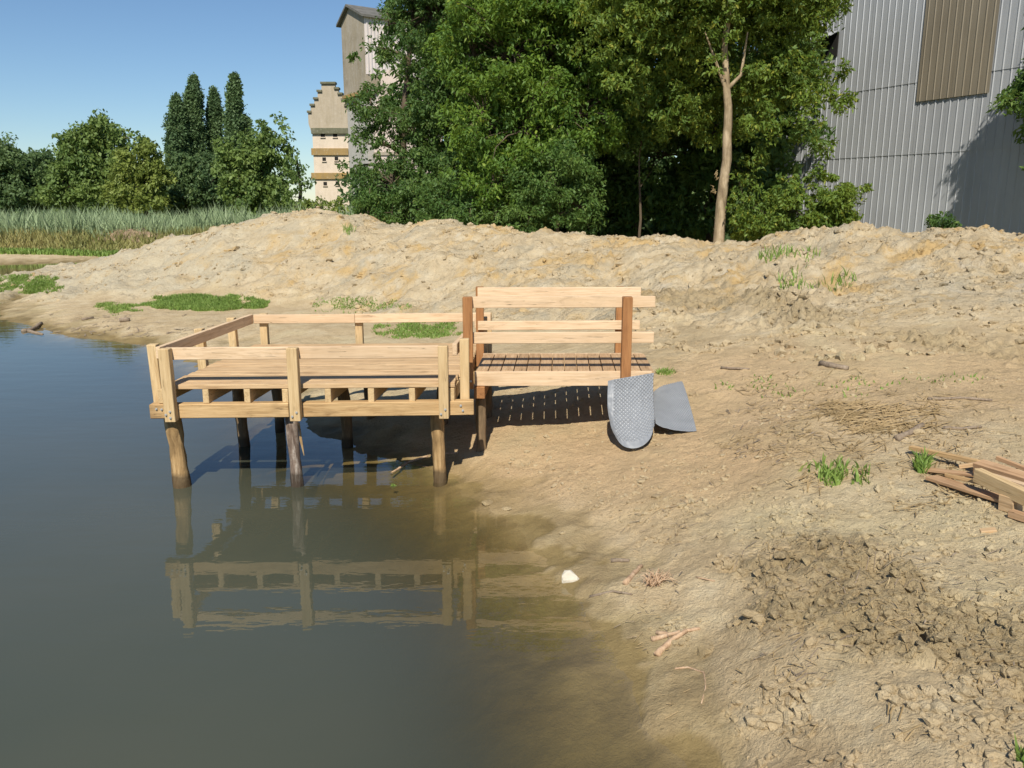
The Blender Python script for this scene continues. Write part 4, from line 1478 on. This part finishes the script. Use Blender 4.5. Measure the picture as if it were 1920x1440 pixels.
def far_tree(name, label, u, y, lbs, leaf, seed, r=.22, size=.27, dens=10, per=42, cr=.62, z0=.4, topz=None, cat='tree', shell=.5, aspect=.6):
    x = aty(u, 400, y).x
    b = Vector((x, y, z0))
    ht = max(l[0][2] for l in lbs)
    trk = up(b, (0, 0, ht * .3), (.2, 0, ht * .6), (.1, 0, ht * .95))
    return tree(name, label, trk, r, lbs, leaf, 'dark_bark', dens=dens, per=per, size=size, cr=cr, seed=seed, group=FG, cat=cat, twig=.12, trunk_sides=7, shell=shell, aspect=aspect)


far_tree('deciduous_tree', 'spreading dark tree at the left edge beyond the reeds', -10, 68, [lob(-20, 330, 68, 2.4), lob(15, 325, 68, 1.7), lob(-60, 310, 68, 3), lob(30, 365, 67, 1.4)], 'leaf_fardark', 40)
far_tree('deciduous_tree', 'rounded dark tree second from the left edge beyond the reeds', 70, 70, [lob(62, 320, 70, 1.6), lob(40, 345, 69, 1.5), lob(78, 355, 69, 1.8), lob(98, 325, 70, 1.5)], 'leaf_fardark', 41)
far_tree('deciduous_tree', 'tall spreading tree with a side bough against the sky beyond the reeds', 190, 64,
         [lob(165, 262, 64, 1.5, 1.1), lob(195, 255, 64, 1.4, 1.1), lob(140, 262, 64, .8, .5), lob(190, 300, 64, 2.2), lob(145, 320, 63.5, 1.7), lob(225, 330, 63.5, 1.8), lob(120, 355, 63, 1.5), lob(180, 365, 62.5, 1.6),
          lob(265, 262, 64, .7, .45), lob(245, 285, 64, .9, .6)], 'leaf_far', 42, dens=11)
far_tree('deciduous_tree', 'yellow-green bushy tree between the spreading tree and the poplars', 275, 60, [lob(268, 305, 60, 1.2), lob(290, 335, 60, 1.3), lob(255, 350, 59.5, 1.3), lob(285, 372, 59, 1.1), lob(230, 375, 59, 1.2)], 'leaf_olive', 43, dens=12)
far_tree('deciduous_tree', 'shaded tree under the poplars with bare boughs', 350, 66, [lob(330, 335, 66, 1.7), lob(370, 330, 66, 1.8), lob(345, 370, 65, 1.7), lob(400, 345, 65, 1.5), lob(310, 365, 65, 1.4)], 'leaf_fardark', 44)
far_tree('deciduous_tree', 'light green willow-like tree right of the poplars', 500, 58,
         [lob(513, 245, 58, .9, 1.1), lob(520, 285, 58, 1.1), lob(480, 290, 58, 1.2), lob(450, 315, 57.5, 1.3), lob(505, 330, 57.5, 1.4), lob(460, 360, 57, 1.4), lob(430, 350, 57, 1.1), lob(515, 370, 57, 1.1), lob(430, 290, 58, .9)], 'leaf_far', 45, dens=13, size=.26, cr=.62)
far_tree('deciduous_tree', 'thin airy tree just left of the stepped gable', 560, 55, [lob(556, 305, 55, .6, .8), lob(545, 335, 55, .8), lob(566, 345, 55, .6), lob(553, 370, 54, .8)], 'leaf_far', 46, dens=9, per=34, size=.22, cr=.5)
far_tree('shrub', 'bright low bush at the foot of the stepped gable', 600, 48, [lob(600, 393, 48, .55), lob(575, 394, 48, .5), lob(625, 393, 47, .5)], 'leaf_olive', 47, dens=22, size=.2, cr=.4, r=.06, cat='shrub')
# poplars
PG = 'poplars behind the pond'


def poplar(label, u, v0, v1, y, hw, seed):
    rng = np.random.default_rng(seed)
    pxm = 1550 / (y * .98)
    b = Vector((aty(u, 380, y).x, y, .5))
    top = aty(u, v0, y)
    bot = aty(u, v1, y)
    R0 = hw / pxm
    n = int(46 * (top.z - bot.z) * R0)
    f = rng.random(n) ** .85
    prof = np.interp(f, [0, .15, .4, .7, .88, 1.0], [.8, .95, 1.0, .84, .54, .12])
    # upswept boughs make vertical flutes in the outline
    th = rng.random(n) * 2 * np.pi
    flute = 1 + .5 * perlin(th * 1.2 + seed, f * 9) + .25 * perlin(th * 2.5, f * 22 + seed) + .16 * np.sin(th * 5 + 9 * f + seed) + .10 * np.sin(th * 3 - 14 * f)
    r = R0 * prof * flute * (.5 + .5 * rng.random(n) ** .5)
    cs = np.stack([top.x + (bot.x - top.x) * (1 - f) + r * np.cos(th), y + r * np.sin(th), bot.z + (top.z - bot.z) * f], -1)
    root = empty('poplar', b)
    tag(root, label, 'tree', PG)
    pr = random.Random(seed)
    geo = [tube_geo([b, b.lerp(top, .5), b.lerp(top, .93)], [.28, .16, .04], 7, False)]
    for k in range(0, n, 9):
        q = Vector(cs[k])
        s = b.lerp(top, max(.05, (q.z - 1.6 - b.z) / (top.z - b.z)))
        geo.append(limb(s, q, .05, .015, pr, .06, 3))
    vs, fs = join_geo(geo)
    put('trunk', mesh_py('trunk', vs, fs, MT['tree_bark'], True), root, (0, 0, 0))
    put('crown', leaves_mesh('crown', cs, (.34 + .3 * rng.random(n)), 32, .32, MT['leaf_poplar'], rng, droop=-.25, flat=1.5, aspect=.6), root, (0, 0, 0))


poplar('broad columnar poplar, leftmost of the four', 331, 185, 345, 108, 17, 60)
poplar('tall full poplar, second from the left of the four', 363, 148, 345, 110, 17, 61)
poplar('slimmest poplar with pale bare twigs, third from the left', 401, 170, 345, 112, 13, 62)
poplar('dark pointed poplar, rightmost of the four', 440, 146, 345, 106, 15, 63)
poplar('short poplar shoulder leaning at the right of the pointed poplar', 462, 222, 340, 107, 10, 64)

# far wood closing the horizon
rng = np.random.default_rng(77)
cs, rs = [], []
for u in list(np.arange(-260, 520, 16)) + list(np.arange(680, 800, 16)):
    y = 92 + 12 * rng.random()
    hgt = 3.0 + 3.2 * rng.random() + (1.5 if u < 120 else 0)
    for k in range(26):
        p = aty(float(u) + 22 * rng.normal(), 400, y)
        cs.append((p.x, y + 2 * rng.normal(), .4 + hgt * rng.random()))
        rs.append(1.0)
put_o = put('distant_wood', leaves_mesh('distant_wood', cs, rs, 22, .55, MT['leaf_fardark'], rng, aspect=.6))
tag(put_o, 'dark far-off wood closing the horizon behind the pond trees', 'wood', kind='stuff')
cs, rs = [], []
for k in range(1300):
    x = -1.5 + 25 * rng.random()
    cs.append((x, 39 + 5 * rng.random(), .5 + 8 * rng.random() ** 1.4))
    rs.append(1.0)
tag(put('distant_wood', leaves_mesh('distant_wood', cs, rs, 20, .5, MT['leaf_fardark'], rng, aspect=.6)), 'dense dark wood behind the shed and the mound trees', 'wood', kind='stuff')


# ------------------------------------------------------------------ reeds and grasses
def blades(name, x, y, h, w, mat, rng, lean=.25, segs=2, z=None):
    n = len(x)
    z = gzs(x, y) if z is None else z
    az = rng.random(n) * 2 * np.pi
    ld = np.stack([np.cos(az), np.sin(az), 0 * az], -1) * (lean * h * (0.3 + rng.random(n)))[:, None]
    fa = rng.random(n) * np.pi
    sd = np.stack([np.cos(fa), np.sin(fa), 0 * fa], -1) * (w * .5)[:, None]
    b = np.stack([x, y, z - .02], -1)
    m = b + ld * .35 + np.stack([0 * h, 0 * h, h * .6], -1)
    t = b + ld + np.stack([0 * h, 0 * h, h], -1)
    v = np.stack([b - sd, b + sd, m + sd * .8, m - sd * .8, t], axis=1).reshape(-1, 3)
    k = np.arange(n)[:, None] * 5
    f = np.concatenate([k + np.array([0, 1, 2]), k + np.array([0, 2, 3]), k + np.array([3, 2, 4])], 0)
    return mesh_np(name, v, f, mat)


rng = np.random.default_rng(5)
n = 26000
x = -46 + 40 * rng.random(n)
y = 43.5 + 10 * rng.random(n) ** 1.3
keep = (y > 43.9 + .16 * (x + 20) * (x > -20) + .5 * fbm(x * .5, y * .5, 2)) & ~((np.hypot((x + 14.6) / 3.1, (y - 45.2) / 1.3) < 1)) & (x < -14.5 + (y - 43) * .75)
x, y = x[keep], y[keep]
h = (1.6 + .5 * fbm(x * .35, y * .35, 3) + .3 * fbm(x * 1.5, y * 1.5, 2)) * (.55 + .6 * rng.random(len(x)))
tag(put('reed_bed', blades('reed_bed', x, y, h, .05 + .05 * rng.random(len(x)), MT['reed'], rng, .42)), 'blue-green reed bed along the far bank of the pond', 'reeds', kind='stuff')
n = 22000
x = -46 + 36 * rng.random(n)
y = 41.2 + 4.4 * rng.random(n)
keep = (y > 41.3 - .12 * (x + 20) * 0 + .35 * fbm(x * .5, y * .5, 2)) & (x < -10.5)
x, y = x[keep], y[keep]
h = (.25 + .80 * sstep(41.2, 44.0, y)) * (.55 + .6 * rng.random(len(x)))
tag(put('dry_grass', blades('dry_grass', x, y, h, .045 + .04 * rng.random(len(x)), MT['dry_grass'], rng, .45)), 'strip of tawny dry grass in front of the reeds', 'grass', kind='stuff')
n = 9000
x = -42 + 31 * rng.random(n)
y = 40.9 + .5 * rng.normal(size=n) * .7 + .35 * fbm(x * .5, x * 0, 2)
keep = (y > 40.3)
x, y = x[keep], y[keep]
tag(put('bank_grass', blades('bank_grass', x, y, .10 + .22 * rng.random(len(x)), .05 + .04 * rng.random(len(x)), MT['grass'], rng, .5)), 'green grass fringe along the far bank of the inlet', 'grass', kind='stuff')

# old spoil heap by the reeds
hx, hy = np.meshgrid(np.linspace(-1, 1, 60), np.linspace(-1, 1, 34))
rr2 = np.sqrt(hx ** 2 + hy ** 2)
cxy = aty(262, 440, 44.6)
X = cxy.x + hx * 3.6
Y = 44.7 + hy * 1.9
Z = gzs(X, Y) * 0 + .30 + 1.0 * np.clip(1 - rr2 ** 2, -.3, 1) * (1 - .35 * hx) + .16 * fbm(X * 1.4, Y * 1.4, 4) + .1 * np.clip(.5 - worley(X * 2.2, Y * 2.2)[0], 0, 1)
ii = np.arange(60 * 34).reshape(34, 60)
hm = mesh_np('spoil_heap', np.stack([X, Y, Z], -1).reshape(-1, 3), np.stack([ii[:-1, :-1], ii[:-1, 1:], ii[1:, 1:], ii[1:, :-1]], -1).reshape(-1, 4), MT['clod'], True)
hm.materials.clear()
hm.materials.append(plain('old_spoil', (0.38, 0.275, 0.18), .92, 0, .6, 1.6, .9, .15))
tag(put('spoil_heap', hm), 'small brownish spoil heap at the edge of the reeds', 'spoil heap')


def patch(label, u0, u1, v0, v1, z, n, hh, seed, name='grass_patch', thr=.0, mat='grass'):
    rng = np.random.default_rng(seed)
    us = u0 + (u1 - u0) * rng.random(n)
    vs_ = v0 + (v1 - v0) * rng.random(n)
    pts = hits(us, vs_)
    e = np.hypot((us - (u0 + u1) / 2) / ((u1 - u0) / 2), (vs_ - (v0 + v1) / 2) / ((v1 - v0) / 2))
    keep = fbm(pts[:, 0] * 1.6, pts[:, 1] * 1.6, 3) > thr + 1.1 * (e - .62) + 4 * np.clip(e - .9, 0, 1) + .55 * (rng.random(n) - .45)
    pts = pts[keep]
    x, y = pts[:, 0], pts[:, 1]
    h = hh * (.5 + .8 * rng.random(len(x)))
    tag(put(name, blades(name, x, y, h, .012 + .016 * rng.random(len(x)), MT[mat], rng, .6)), label, 'grass', kind='stuff')


patch('long bright green grass patch at the foot of the heap behind the platform', 262, 505, 553, 584, .36, 26000, .085, 101, thr=-.5)
patch('sparse green grass patch left of the long one', 170, 275, 564, 594, .26, 7000, .06, 102, thr=.02)
patch('green grass patch on the spit by the inlet at the left edge', -30, 125, 515, 553, .2, 12000, .09, 103, thr=-.35)
patch('green grass seen under the back rail of the platform', 690, 880, 598, 640, .36, 10000, .06, 104, thr=-.12)
patch('thin grass tufts at the foot of the heap above the back rail', 560, 780, 555, 590, .42, 4000, .06, 105, thr=.12)

# ------------------------------------------------------------------ small things on the ground
patch('bright green grass tuft, left of the group near the offcuts', 1535, 1582, 888, 916, .62, 150, .11, 110, name='grass_tuft', thr=-.6)
patch('small upright grass tufts right of the bright tuft', 1592, 1640, 882, 925, .64, 110, .10, 111, name='grass_tuft', thr=-.1)
patch('grass tuft growing against the ends of the offcuts', 1715, 1738, 868, 890, .73, 110, .13, 112, name='grass_tuft', thr=-.7)
patch('thin grasses between the tufts and the dry straw', 1480, 1700, 860, 905, .66, 260, .09, 113, name='grass_tuft', thr=.1)
patch('flat green weed behind the end of the gangway', 1228, 1275, 690, 706, .82, 260, .06, 114, name='grass_tuft', thr=-.4)
patch('thin grass on the crest of the heap below the ash', 1400, 1540, 458, 500, 1.75, 700, .16, 115, name='grass_tuft', thr=.2)
patch('scattered weeds on the slope right of the gangway', 1420, 1620, 500, 560, 1.45, 500, .16, 116, name='grass_tuft', thr=.25)
patch('scattered weeds along the worked strip before the heap', 1260, 1900, 690, 760, .86, 900, .06, 117, name='grass_tuft', thr=.36)
patch('weed at the lower right corner of the bank', 1905, 1940, 1415, 1445, .58, 60, .08, 118, name='grass_tuft', thr=-.8)
patch('thin green weeds on the left crest of the heap', 640, 665, 425, 442, 2.1, 120, .2, 119, name='grass_tuft', thr=-.6)


def straw(label, u0, u1, v0, v1, z, n, ln, seed, name='dry_straw', thr=.0, mat='straw', wd=.006):
    rng = np.random.default_rng(seed)
    us = u0 + (u1 - u0) * rng.random(n)
    vs_ = v0 + (v1 - v0) * rng.random(n)
    pts = hits(us, vs_)
    e = np.hypot((us - (u0 + u1) / 2) / ((u1 - u0) / 2), (vs_ - (v0 + v1) / 2) / ((v1 - v0) / 2))
    keep = fbm(pts[:, 0] * 1.3, pts[:, 1] * 1.3, 3) > thr + .8 * (e - .8)
    pts = pts[keep]
    n = len(pts)
    L = ln * (.3 + .9 * rng.random(n) ** 2)
    az = rng.normal(size=n) * .9
    d = np.stack([np.cos(az), np.sin(az)], -1) * (L * .5)[:, None]
    s = np.stack([-np.sin(az), np.cos(az)], -1) * (wd * (.4 + rng.random(n)))[:, None]
    a = pts - d
    b_ = pts + d
    za = gzs(a[:, 0], a[:, 1]) + .006 + .02 * rng.random(n)
    zb = gzs(b_[:, 0], b_[:, 1]) + .006 + .02 * rng.random(n)
    A3 = np.concatenate([a, za[:, None]], 1)
    B3 = np.concatenate([b_, zb[:, None]], 1)
    S3 = np.concatenate([s, np.zeros((n, 1))], 1)
    up_ = np.array([0, 0, 1]) * (wd * .6)
    v = np.stack([A3 - S3, A3 + S3, A3 + up_, B3 - S3, B3 + S3, B3 + up_], 1).reshape(-1, 3)
    k = np.arange(n)[:, None] * 6
    f = np.concatenate([k + np.array([0, 2, 5, 3]), k + np.array([2, 1, 4, 5])], 0)
    tag(put(name, mesh_np(name, v, f, MT[mat])), label, 'straw', kind='stuff')


straw('bed of dry reed straw on the worked ground behind the offcuts', 1530, 1760, 755, 812, .8, 380, .40, 120, thr=-.25)
straw('loose dry straw scattered between the plastic sheet and the offcuts', 1330, 1900, 690, 960, .75, 1800, .14, 121, thr=.02, wd=.004)
straw('brown litter on the path right of the plastic sheet', 1300, 1560, 730, 900, .62, 350, .08, 122, thr=.15, mat='grey_stick', wd=.004)
straw('fine dry litter on the near bank', 1180, 1920, 900, 1440, .42, 700, .09, 123, thr=.12, wd=.003)
straw('brown litter on the near bank', 1150, 1900, 880, 1300, .42, 500, .08, 124, thr=.1, mat='grey_stick', wd=.003)
straw('dark litter washed up along the far shore', 60, 420, 590, 640, .12, 300, .22, 125, thr=.1, mat='grey_stick', wd=.01)


# ------------------------------------------------------------------ clods
ICO = None


def ico():
    global ICO
    if ICO is None:
        bm = bmesh.new()
        bmesh.ops.create_icosphere(bm, subdivisions=1, radius=1.0)
        bm.verts.ensure_lookup_table()
        ICO = (np.array([v.co[:] for v in bm.verts]), np.array([[v.index for v in f.verts] for f in bm.faces]))
        bm.free()
    return ICO


def clods(label, xy, size, mat, seed, sink=.25, name='earth_clods', smooth=False):
    rng = np.random.default_rng(seed)
    V, F = ico()
    n = len(xy)
    z = gzs(xy[:, 0], xy[:, 1])
    sc = size[:, None] * (.6 + .7 * rng.random((n, 3))) * np.array([1, 1, .75])
    pert = 1 + .30 * rng.normal(size=(n, len(V), 1)).clip(-1.3, 1.3)
    P = V[None] * pert * sc[:, None, :]
    a = rng.random(n) * 6.283
    ca, sa = np.cos(a)[:, None], np.sin(a)[:, None]
    X = P[..., 0] * ca - P[..., 1] * sa
    Y = P[..., 0] * sa + P[..., 1] * ca
    Z = P[..., 2] + (z + size * (.35 - sink))[:, None]
    v = np.stack([X + xy[:, :1], Y + xy[:, 1:2], Z], -1).reshape(-1, 3)
    f = (F[None] + (np.arange(n) * len(V))[:, None, None]).reshape(-1, 3)
    me = mesh_np(name, v, f, MT['ground'], smooth)
    for nm2, val in (('mask', gmask(v[:, 0], v[:, 1])), ('mask_b', np.tile([0.0, 0.0, 0.0, 1.0], (len(v), 1)))):
        at = me.attributes.new(nm2, 'FLOAT_COLOR', 'POINT')
        at.data.foreach_set('color', np.asarray(val, dtype=np.float32).ravel())
    tag(put(name, me), label, 'clods', kind='stuff')


rng = np.random.default_rng(9)
# on the heap
n = 9000
f = rng.random(n)
cxs = np.array([p.x for p in CREST])
cys = np.array([p.y for p in CREST])
x = -16 + 33 * rng.random(n)
cy = np.interp(x, cxs, cys)
y = cy - 8.5 * rng.random(n) ** 1.25 + .5
wgt = fbm(x * .8 + 40, y * .8, 3)
keep = (wgt + .35 * rng.random(n) > .05) & (y > 9)
hz = np.stack([x, y], -1)[keep]
hm1 = gmask(hz[:, 0], hz[:, 1])
hz = hz[(hm1[:, 2] > .15) & (hm1[:, 0] < .2)]
clods('crumbled clods strewn over the spoil heap', hz, .016 + .075 * rng.random(len(hz)) ** 5, MT['clod'], 201)
# crest lumps
n = 260
t = rng.random(n) * (len(CREST) - 1.01)
i0 = t.astype(int)
ff = t - i0
x = cxs[i0] * (1 - ff) + cxs[i0 + 1] * ff + .3 * rng.normal(size=n)
y = cys[i0] * (1 - ff) + cys[i0 + 1] * ff + .4 * rng.normal(size=n)
clods('bigger lumps of clay along the crest of the spoil heap', np.stack([x, y], -1), .03 + .07 * rng.random(n) ** 3, MT['clod'], 202)
# foot of the heap on the right
n = 2600
x = 1.5 + 7 * rng.random(n)
y = 9.3 + 3.4 * rng.random(n) ** 1.2 + (x < 3.5) * (3.5 - x) * 1.0
keep = fbm(x * 1.1, y * 1.1, 3) > -.02
clods('broken clods along the right foot of the spoil heap', np.stack([x, y], -1)[keep], (.014 + .07 * rng.random(n) ** 4)[keep], MT['clod'], 203)
# near bank
n = 7000
us = 1190 + 760 * rng.random(n)
vs_ = 900 + 540 * rng.random(n)
xy = hits(us, vs_)
mk = gmask(xy[:, 0], xy[:, 1])
keep = (fbm(xy[:, 0] * 1.8, xy[:, 1] * 1.8, 3) + .9 * mk[:, 1] + .3 * rng.random(n) > .36) & (mk[:, 0] < .4)
xy = xy[keep]
clods('crumbled clods on the near bank', xy, .005 + .034 * rng.random(len(xy)) ** 4.5, MT['clod'], 204)
n = 260
xy = np.array([(SOIL_C[i].x * (1 - q) + SOIL_C[i + 1].x * q, SOIL_C[i].y * (1 - q) + SOIL_C[i + 1].y * q) for i, q in zip(rng.integers(0, 3, n), rng.random(n))]) + rng.normal(size=(n, 2)) * .34
clods('lumps of turned soil on the near bank', xy, .008 + .05 * rng.random(n) ** 5, MT['clod'], 205, sink=.35)
# grit on the path
n = 4200
us = 950 + 970 * rng.random(n)
vs_ = 690 + 330 * rng.random(n)
xy = hits(us, vs_)
mk = gmask(xy[:, 0], xy[:, 1])
keep = (fbm(xy[:, 0] * 1.2, xy[:, 1] * 1.2, 3) + .4 * rng.random(n) > .15) & (mk[:, 0] < .3)
xy = xy[keep]
clods('small grit and crumbs on the sandy path', xy, .006 + .022 * rng.random(len(xy)) ** 3, MT['clod'], 206)


def rock(label, u, v, z, size, mat, seed, flat=.6, group=None, name='stone'):
    rng = np.random.default_rng(seed)
    bm = bmesh.new()
    bmesh.ops.create_icosphere(bm, subdivisions=2, radius=1.0)
    V = np.array([q.co[:] for q in bm.verts])
    F = [[q.index for q in fa.verts] for fa in bm.faces]
    bm.free()
    for _ in range(7):
        nrm = rng.normal(size=3)
        nrm /= np.linalg.norm(nrm)
        d = V @ nrm
        lim = .55 + .3 * rng.random()
        V = V - np.clip(d - lim, 0, None)[:, None] * nrm
    V = V * np.array([1.25, .85, flat]) * size
    a = rng.random() * .8 - .4
    V = V @ np.array([[math.cos(a), math.sin(a), 0], [-math.sin(a), math.cos(a), 0], [0, 0, 1]])
    p = hit(u, v)
    zg = p.z
    me = mesh_py(name, V, F, MT[mat])
    if mat == 'ground':
        mv = gmask(np.full(len(V), p.x), np.full(len(V), p.y)) * np.array([.6, .5, .5, 0])
        for nm2, val in (('mask', mv), ('mask_b', np.tile([0.0, 0.0, 0.0, 1.0], (len(V), 1)))):
            at = me.attributes.new(nm2, 'FLOAT_COLOR', 'POINT')
            at.data.foreach_set('color', np.asarray(val, dtype=np.float32).ravel())
    o = put(name, me, None, (p.x, p.y, zg + size * flat * .25))
    tag(o, label, 'stone', group)
    return o


rock('white rounded stone at the water edge', 1068, 1086, .03, .072, 'white_stone', 301, .8)
rock('pale stone on the sand above the white stone', 1055, 1000, .12, .030, 'ground', 302)
rock('flat pale stone on the sand below the plastic sheets', 1203, 903, .3, .05, 'ground', 303, .4)
rock('small pale stone right of the flat one', 1198, 978, .26, .028, 'ground', 304)
rock('pale lump beside the straw bed', 1725, 812, .8, .055, 'ground', 305)
rock('largest clod left of the turned soil', 1428, 1163, .36, .05, 'ground', 306)
rock('clod resting beside the largest one', 1408, 1152, .35, .05, 'ground', 307)
rock('broad clod at the bottom by the wet margin', 1452, 1350, .2, .06, 'ground', 308, .45)
rock('small clod left of the broad one', 1412, 1352, .15, .05, 'ground', 309)
rock('light stone at the top edge of the turned soil', 1472, 1030, .48, .05, 'ground', 310)
rock('light stone among the offcuts and tufts', 1622, 968, .6, .04, 'ground', 311)
rock('muddy stone where the front pile meets the bank', 915, 945, .03, .06, 'ground', 312, .5)
rock('muddy stone beside the first in the shallow edge', 950, 955, .03, .04, 'ground', 313, .5)


# ------------------------------------------------------------------ sticks
def stick(label, pts, r, mat='stick', group=None, name='stick', lift=.6):
    w = []
    for u, v, z in pts:
        p = hit(u, v) if z > .02 else atz(u, v, 0)
        w.append(Vector((p.x, p.y, max(gz(p.x, p.y), -.02) + r * lift)))
    rr = random.Random(len(label))
    fine = []
    for i in range(len(w) - 1):
        for k in range(3):
            fine.append(w[i].lerp(w[i + 1], k / 3) + Vector((rr.uniform(-1, 1), rr.uniform(-1, 1), rr.uniform(0, .6))) * r * .35)
    fine.append(w[-1])
    base = fine[0].copy()
    r *= 1.35
    rad = [r * (1 - .35 * i / (len(fine) - 1)) * rr.uniform(.85, 1.1) for i in range(len(fine))]
    vs, fs = tube_geo([p - base for p in fine], rad, 8)
    o = put(name, mesh_py(name, vs, fs, MT[mat], True), None, base)
    return tag(o, label, 'stick', group)


SG = 'sticks on the near bank'
stick('peeled pinkish stick lying lengthways at the waterline', [(1230, 1231, .04), (1255, 1208, .06), (1287, 1185, .1)], .017, group=SG)
stick('bent pink root crossing above the peeled stick', [(1230, 1188, .08), (1255, 1192, .1), (1285, 1185, .12), (1312, 1180, .13)], .012, group=SG)
stick('short orange peeled stick left of the crossing root', [(1222, 1201, .05), (1254, 1193, .09)], .014, group=SG)
stick('curved orange stick beside the root clump', [(1172, 1096, .09), (1190, 1076, .11), (1203, 1063, .13)], .016, group=SG)
stick('long thin pale root curling at the bottom of the bank', [(1265, 1255, .05), (1290, 1252, .06), (1320, 1262, .09), (1323, 1290, .08), (1315, 1320, .06)], .005, group=SG)
stick('thin pale twig right of the root clump', [(1305, 1083, .25), (1340, 1090, .27)], .005, group=SG)
stick('dark twig along the mud left of the root clump', [(1105, 1120, .03), (1150, 1110, .06), (1185, 1116, .08)], .008, 'grey_stick', SG)
stick('brown branch piece above the orange stick', [(1146, 1053, .12), (1180, 1053, .14)], .014, 'grey_stick', SG)
stick('grey branch lying below the straw bed', [(1680, 826, .78), (1712, 812, .8), (1730, 800, .8)], .025, 'grey_stick', SG)
stick('dark forked twig right of the straw bed', [(1768, 804, .85), (1800, 806, .85), (1840, 802, .85)], .014, 'grey_stick', SG)
stick('thin brown stick on the path by the heap foot', [(1352, 691, .9), (1405, 693, .9)], .014, 'grey_stick', SG)
stick('pale branch half buried at the heap foot', [(1540, 685, .96), (1565, 690, .96), (1590, 694, .96)], .03, 'grey_stick', SG)
stick('slender branch far right on the worked strip', [(1740, 750, .9), (1800, 748, .9), (1860, 752, .9)], .014, 'grey_stick', SG)
stick('thin straw-coloured stem lying under the platform', [(735, 885, .0), (765, 868, .05), (803, 856, .12)], .012, 'stick', SG)
stick('pale stem beside the front right pile', [(835, 851, .12), (858, 850, .14)], .009, 'stick', SG)
stick('grey driftwood stick in the shallows at the left edge', [(42, 622, .0), (62, 618, .02), (78, 608, .1)], .04, 'grey_stick', 'driftwood')
stick('grey driftwood fork lying flat in the shallows at the left edge', [(52, 620, .0), (70, 625, .01), (80, 627, .01)], .03, 'grey_stick', 'driftwood')
stick('grey driftwood log on the sand behind the platform', [(225, 604, .2), (243, 602, .2)], .05, 'grey_stick', 'driftwood')
stick('thin dark driftwood stick left of the log', [(155, 601, .15), (175, 597, .16)], .03, 'grey_stick', 'driftwood')

# clump of roots at the near edge
rng = np.random.default_rng(55)
c = hit(1228, 1095)
geo = []
pr = random.Random(5)
for k in range(60):
    a = pr.uniform(0, 6.283)
    d = pr.uniform(.02, .13)
    p0 = Vector((pr.uniform(-.05, .05), pr.uniform(-.04, .04), .0))
    p1 = p0 + Vector((math.cos(a) * d * .6, math.sin(a) * d * .5, pr.uniform(.02, .08)))
    p2 = p0 + Vector((math.cos(a) * d * 1.2, math.sin(a) * d * .8, pr.uniform(-.01, .09)))
    geo.append(tube_geo([p0, p1, p2], [.005, .0035, .0015], 4, False))
vs, fs = join_geo(geo)
tag(put('root_clump', mesh_py('root_clump', vs, fs, MT['stick']), None, (c.x, c.y, gz(c.x, c.y))), 'dry tangled root clump on the near mud', 'roots')

# ------------------------------------------------------------------ timber offcuts on the right
OG = 'timber offcuts in a heap'


def offcut(label, a, b_, za, zb, w, h, mat='offcut_wood', roll=0.0):
    p = atz(a[0], a[1], .74)
    q = atz(b_[0], b_[1], .74)
    z1 = gz(p.x, p.y) + za
    z2 = gz(q.x, q.y) + zb
    # shift along the view so that the raised piece still covers the same spot
    P0 = atz(a[0], a[1], z1)
    Q0 = atz(b_[0], b_[1], z2)
    o = timber('offcut', P0, Q0, w, h, MT[mat], None, .003, 0, roll)
    return tag(o, label, 'offcut', OG)


offcut('long brown batten at the back, pointing left', (1707, 839), (1836, 867), .03, .05, .05, .035, 'beam_wood')
offcut('short pale batten end beside the thick block', (1798, 875), (1850, 868), .06, .06, .035, .03, 'deck_wood')
offcut('thin flat board reaching left to the grass tuft', (1735, 880), (1850, 893), .02, .05, .075, .022, 'offcut_wood')
offcut('thick reddish block lying on the heap', (1834, 874), (1935, 905), .09, .09, .11, .085, 'offcut_wood', .15)
offcut('wide flat board lowest at the front', (1746, 895), (1900, 943), .025, .03, .12, .026, 'offcut_wood')
offcut('narrow dark batten on the flat board', (1773, 890), (1850, 908), .055, .06, .03, .026, 'beam_wood')
offcut('yellow batten under the front board', (1792, 914), (1858, 933), .015, .015, .04, .03, 'post_wood')
offcut('heavy yellow beam on top at the front, running out of frame', (1832, 890), (1960, 950), .13, .12, .06, .10, 'post_wood')
offcut('upright cut block propping the heavy beam', (1881, 940), (1909, 948), .05, .05, .09, .11, 'deck_wood')
offcut('thin reddish batten poking out at the back', (1869, 858), (1925, 880), .10, .09, .03, .03, 'offcut_wood')
offcut('pale lath lying across behind the heavy beam', (1850, 888), (1950, 918), .14, .13, .05, .02, 'rail_wood')
offcut('small sawn block lying apart below the heap', (1838, 999), (1868, 996), .02, .02, .06, .04, 'deck_wood')
offcut('short reddish block end half hidden at the right edge', (1895, 962), (1935, 975), .03, .03, .06, .05, 'offcut_wood')

# green leaf afloat by the bank
p = atz(736, 911)
rngl = np.random.default_rng(3)
lv_ = leaves_mesh('floating_leaf', [(0, 0, .008)] * 1, [.02], 7, .05, MT['grass'], rngl, flat=.1)
tag(put('floating_leaf', lv_, None, (p.x, p.y, 0)), 'small green leaf sprig floating under the platform edge', 'leaf')
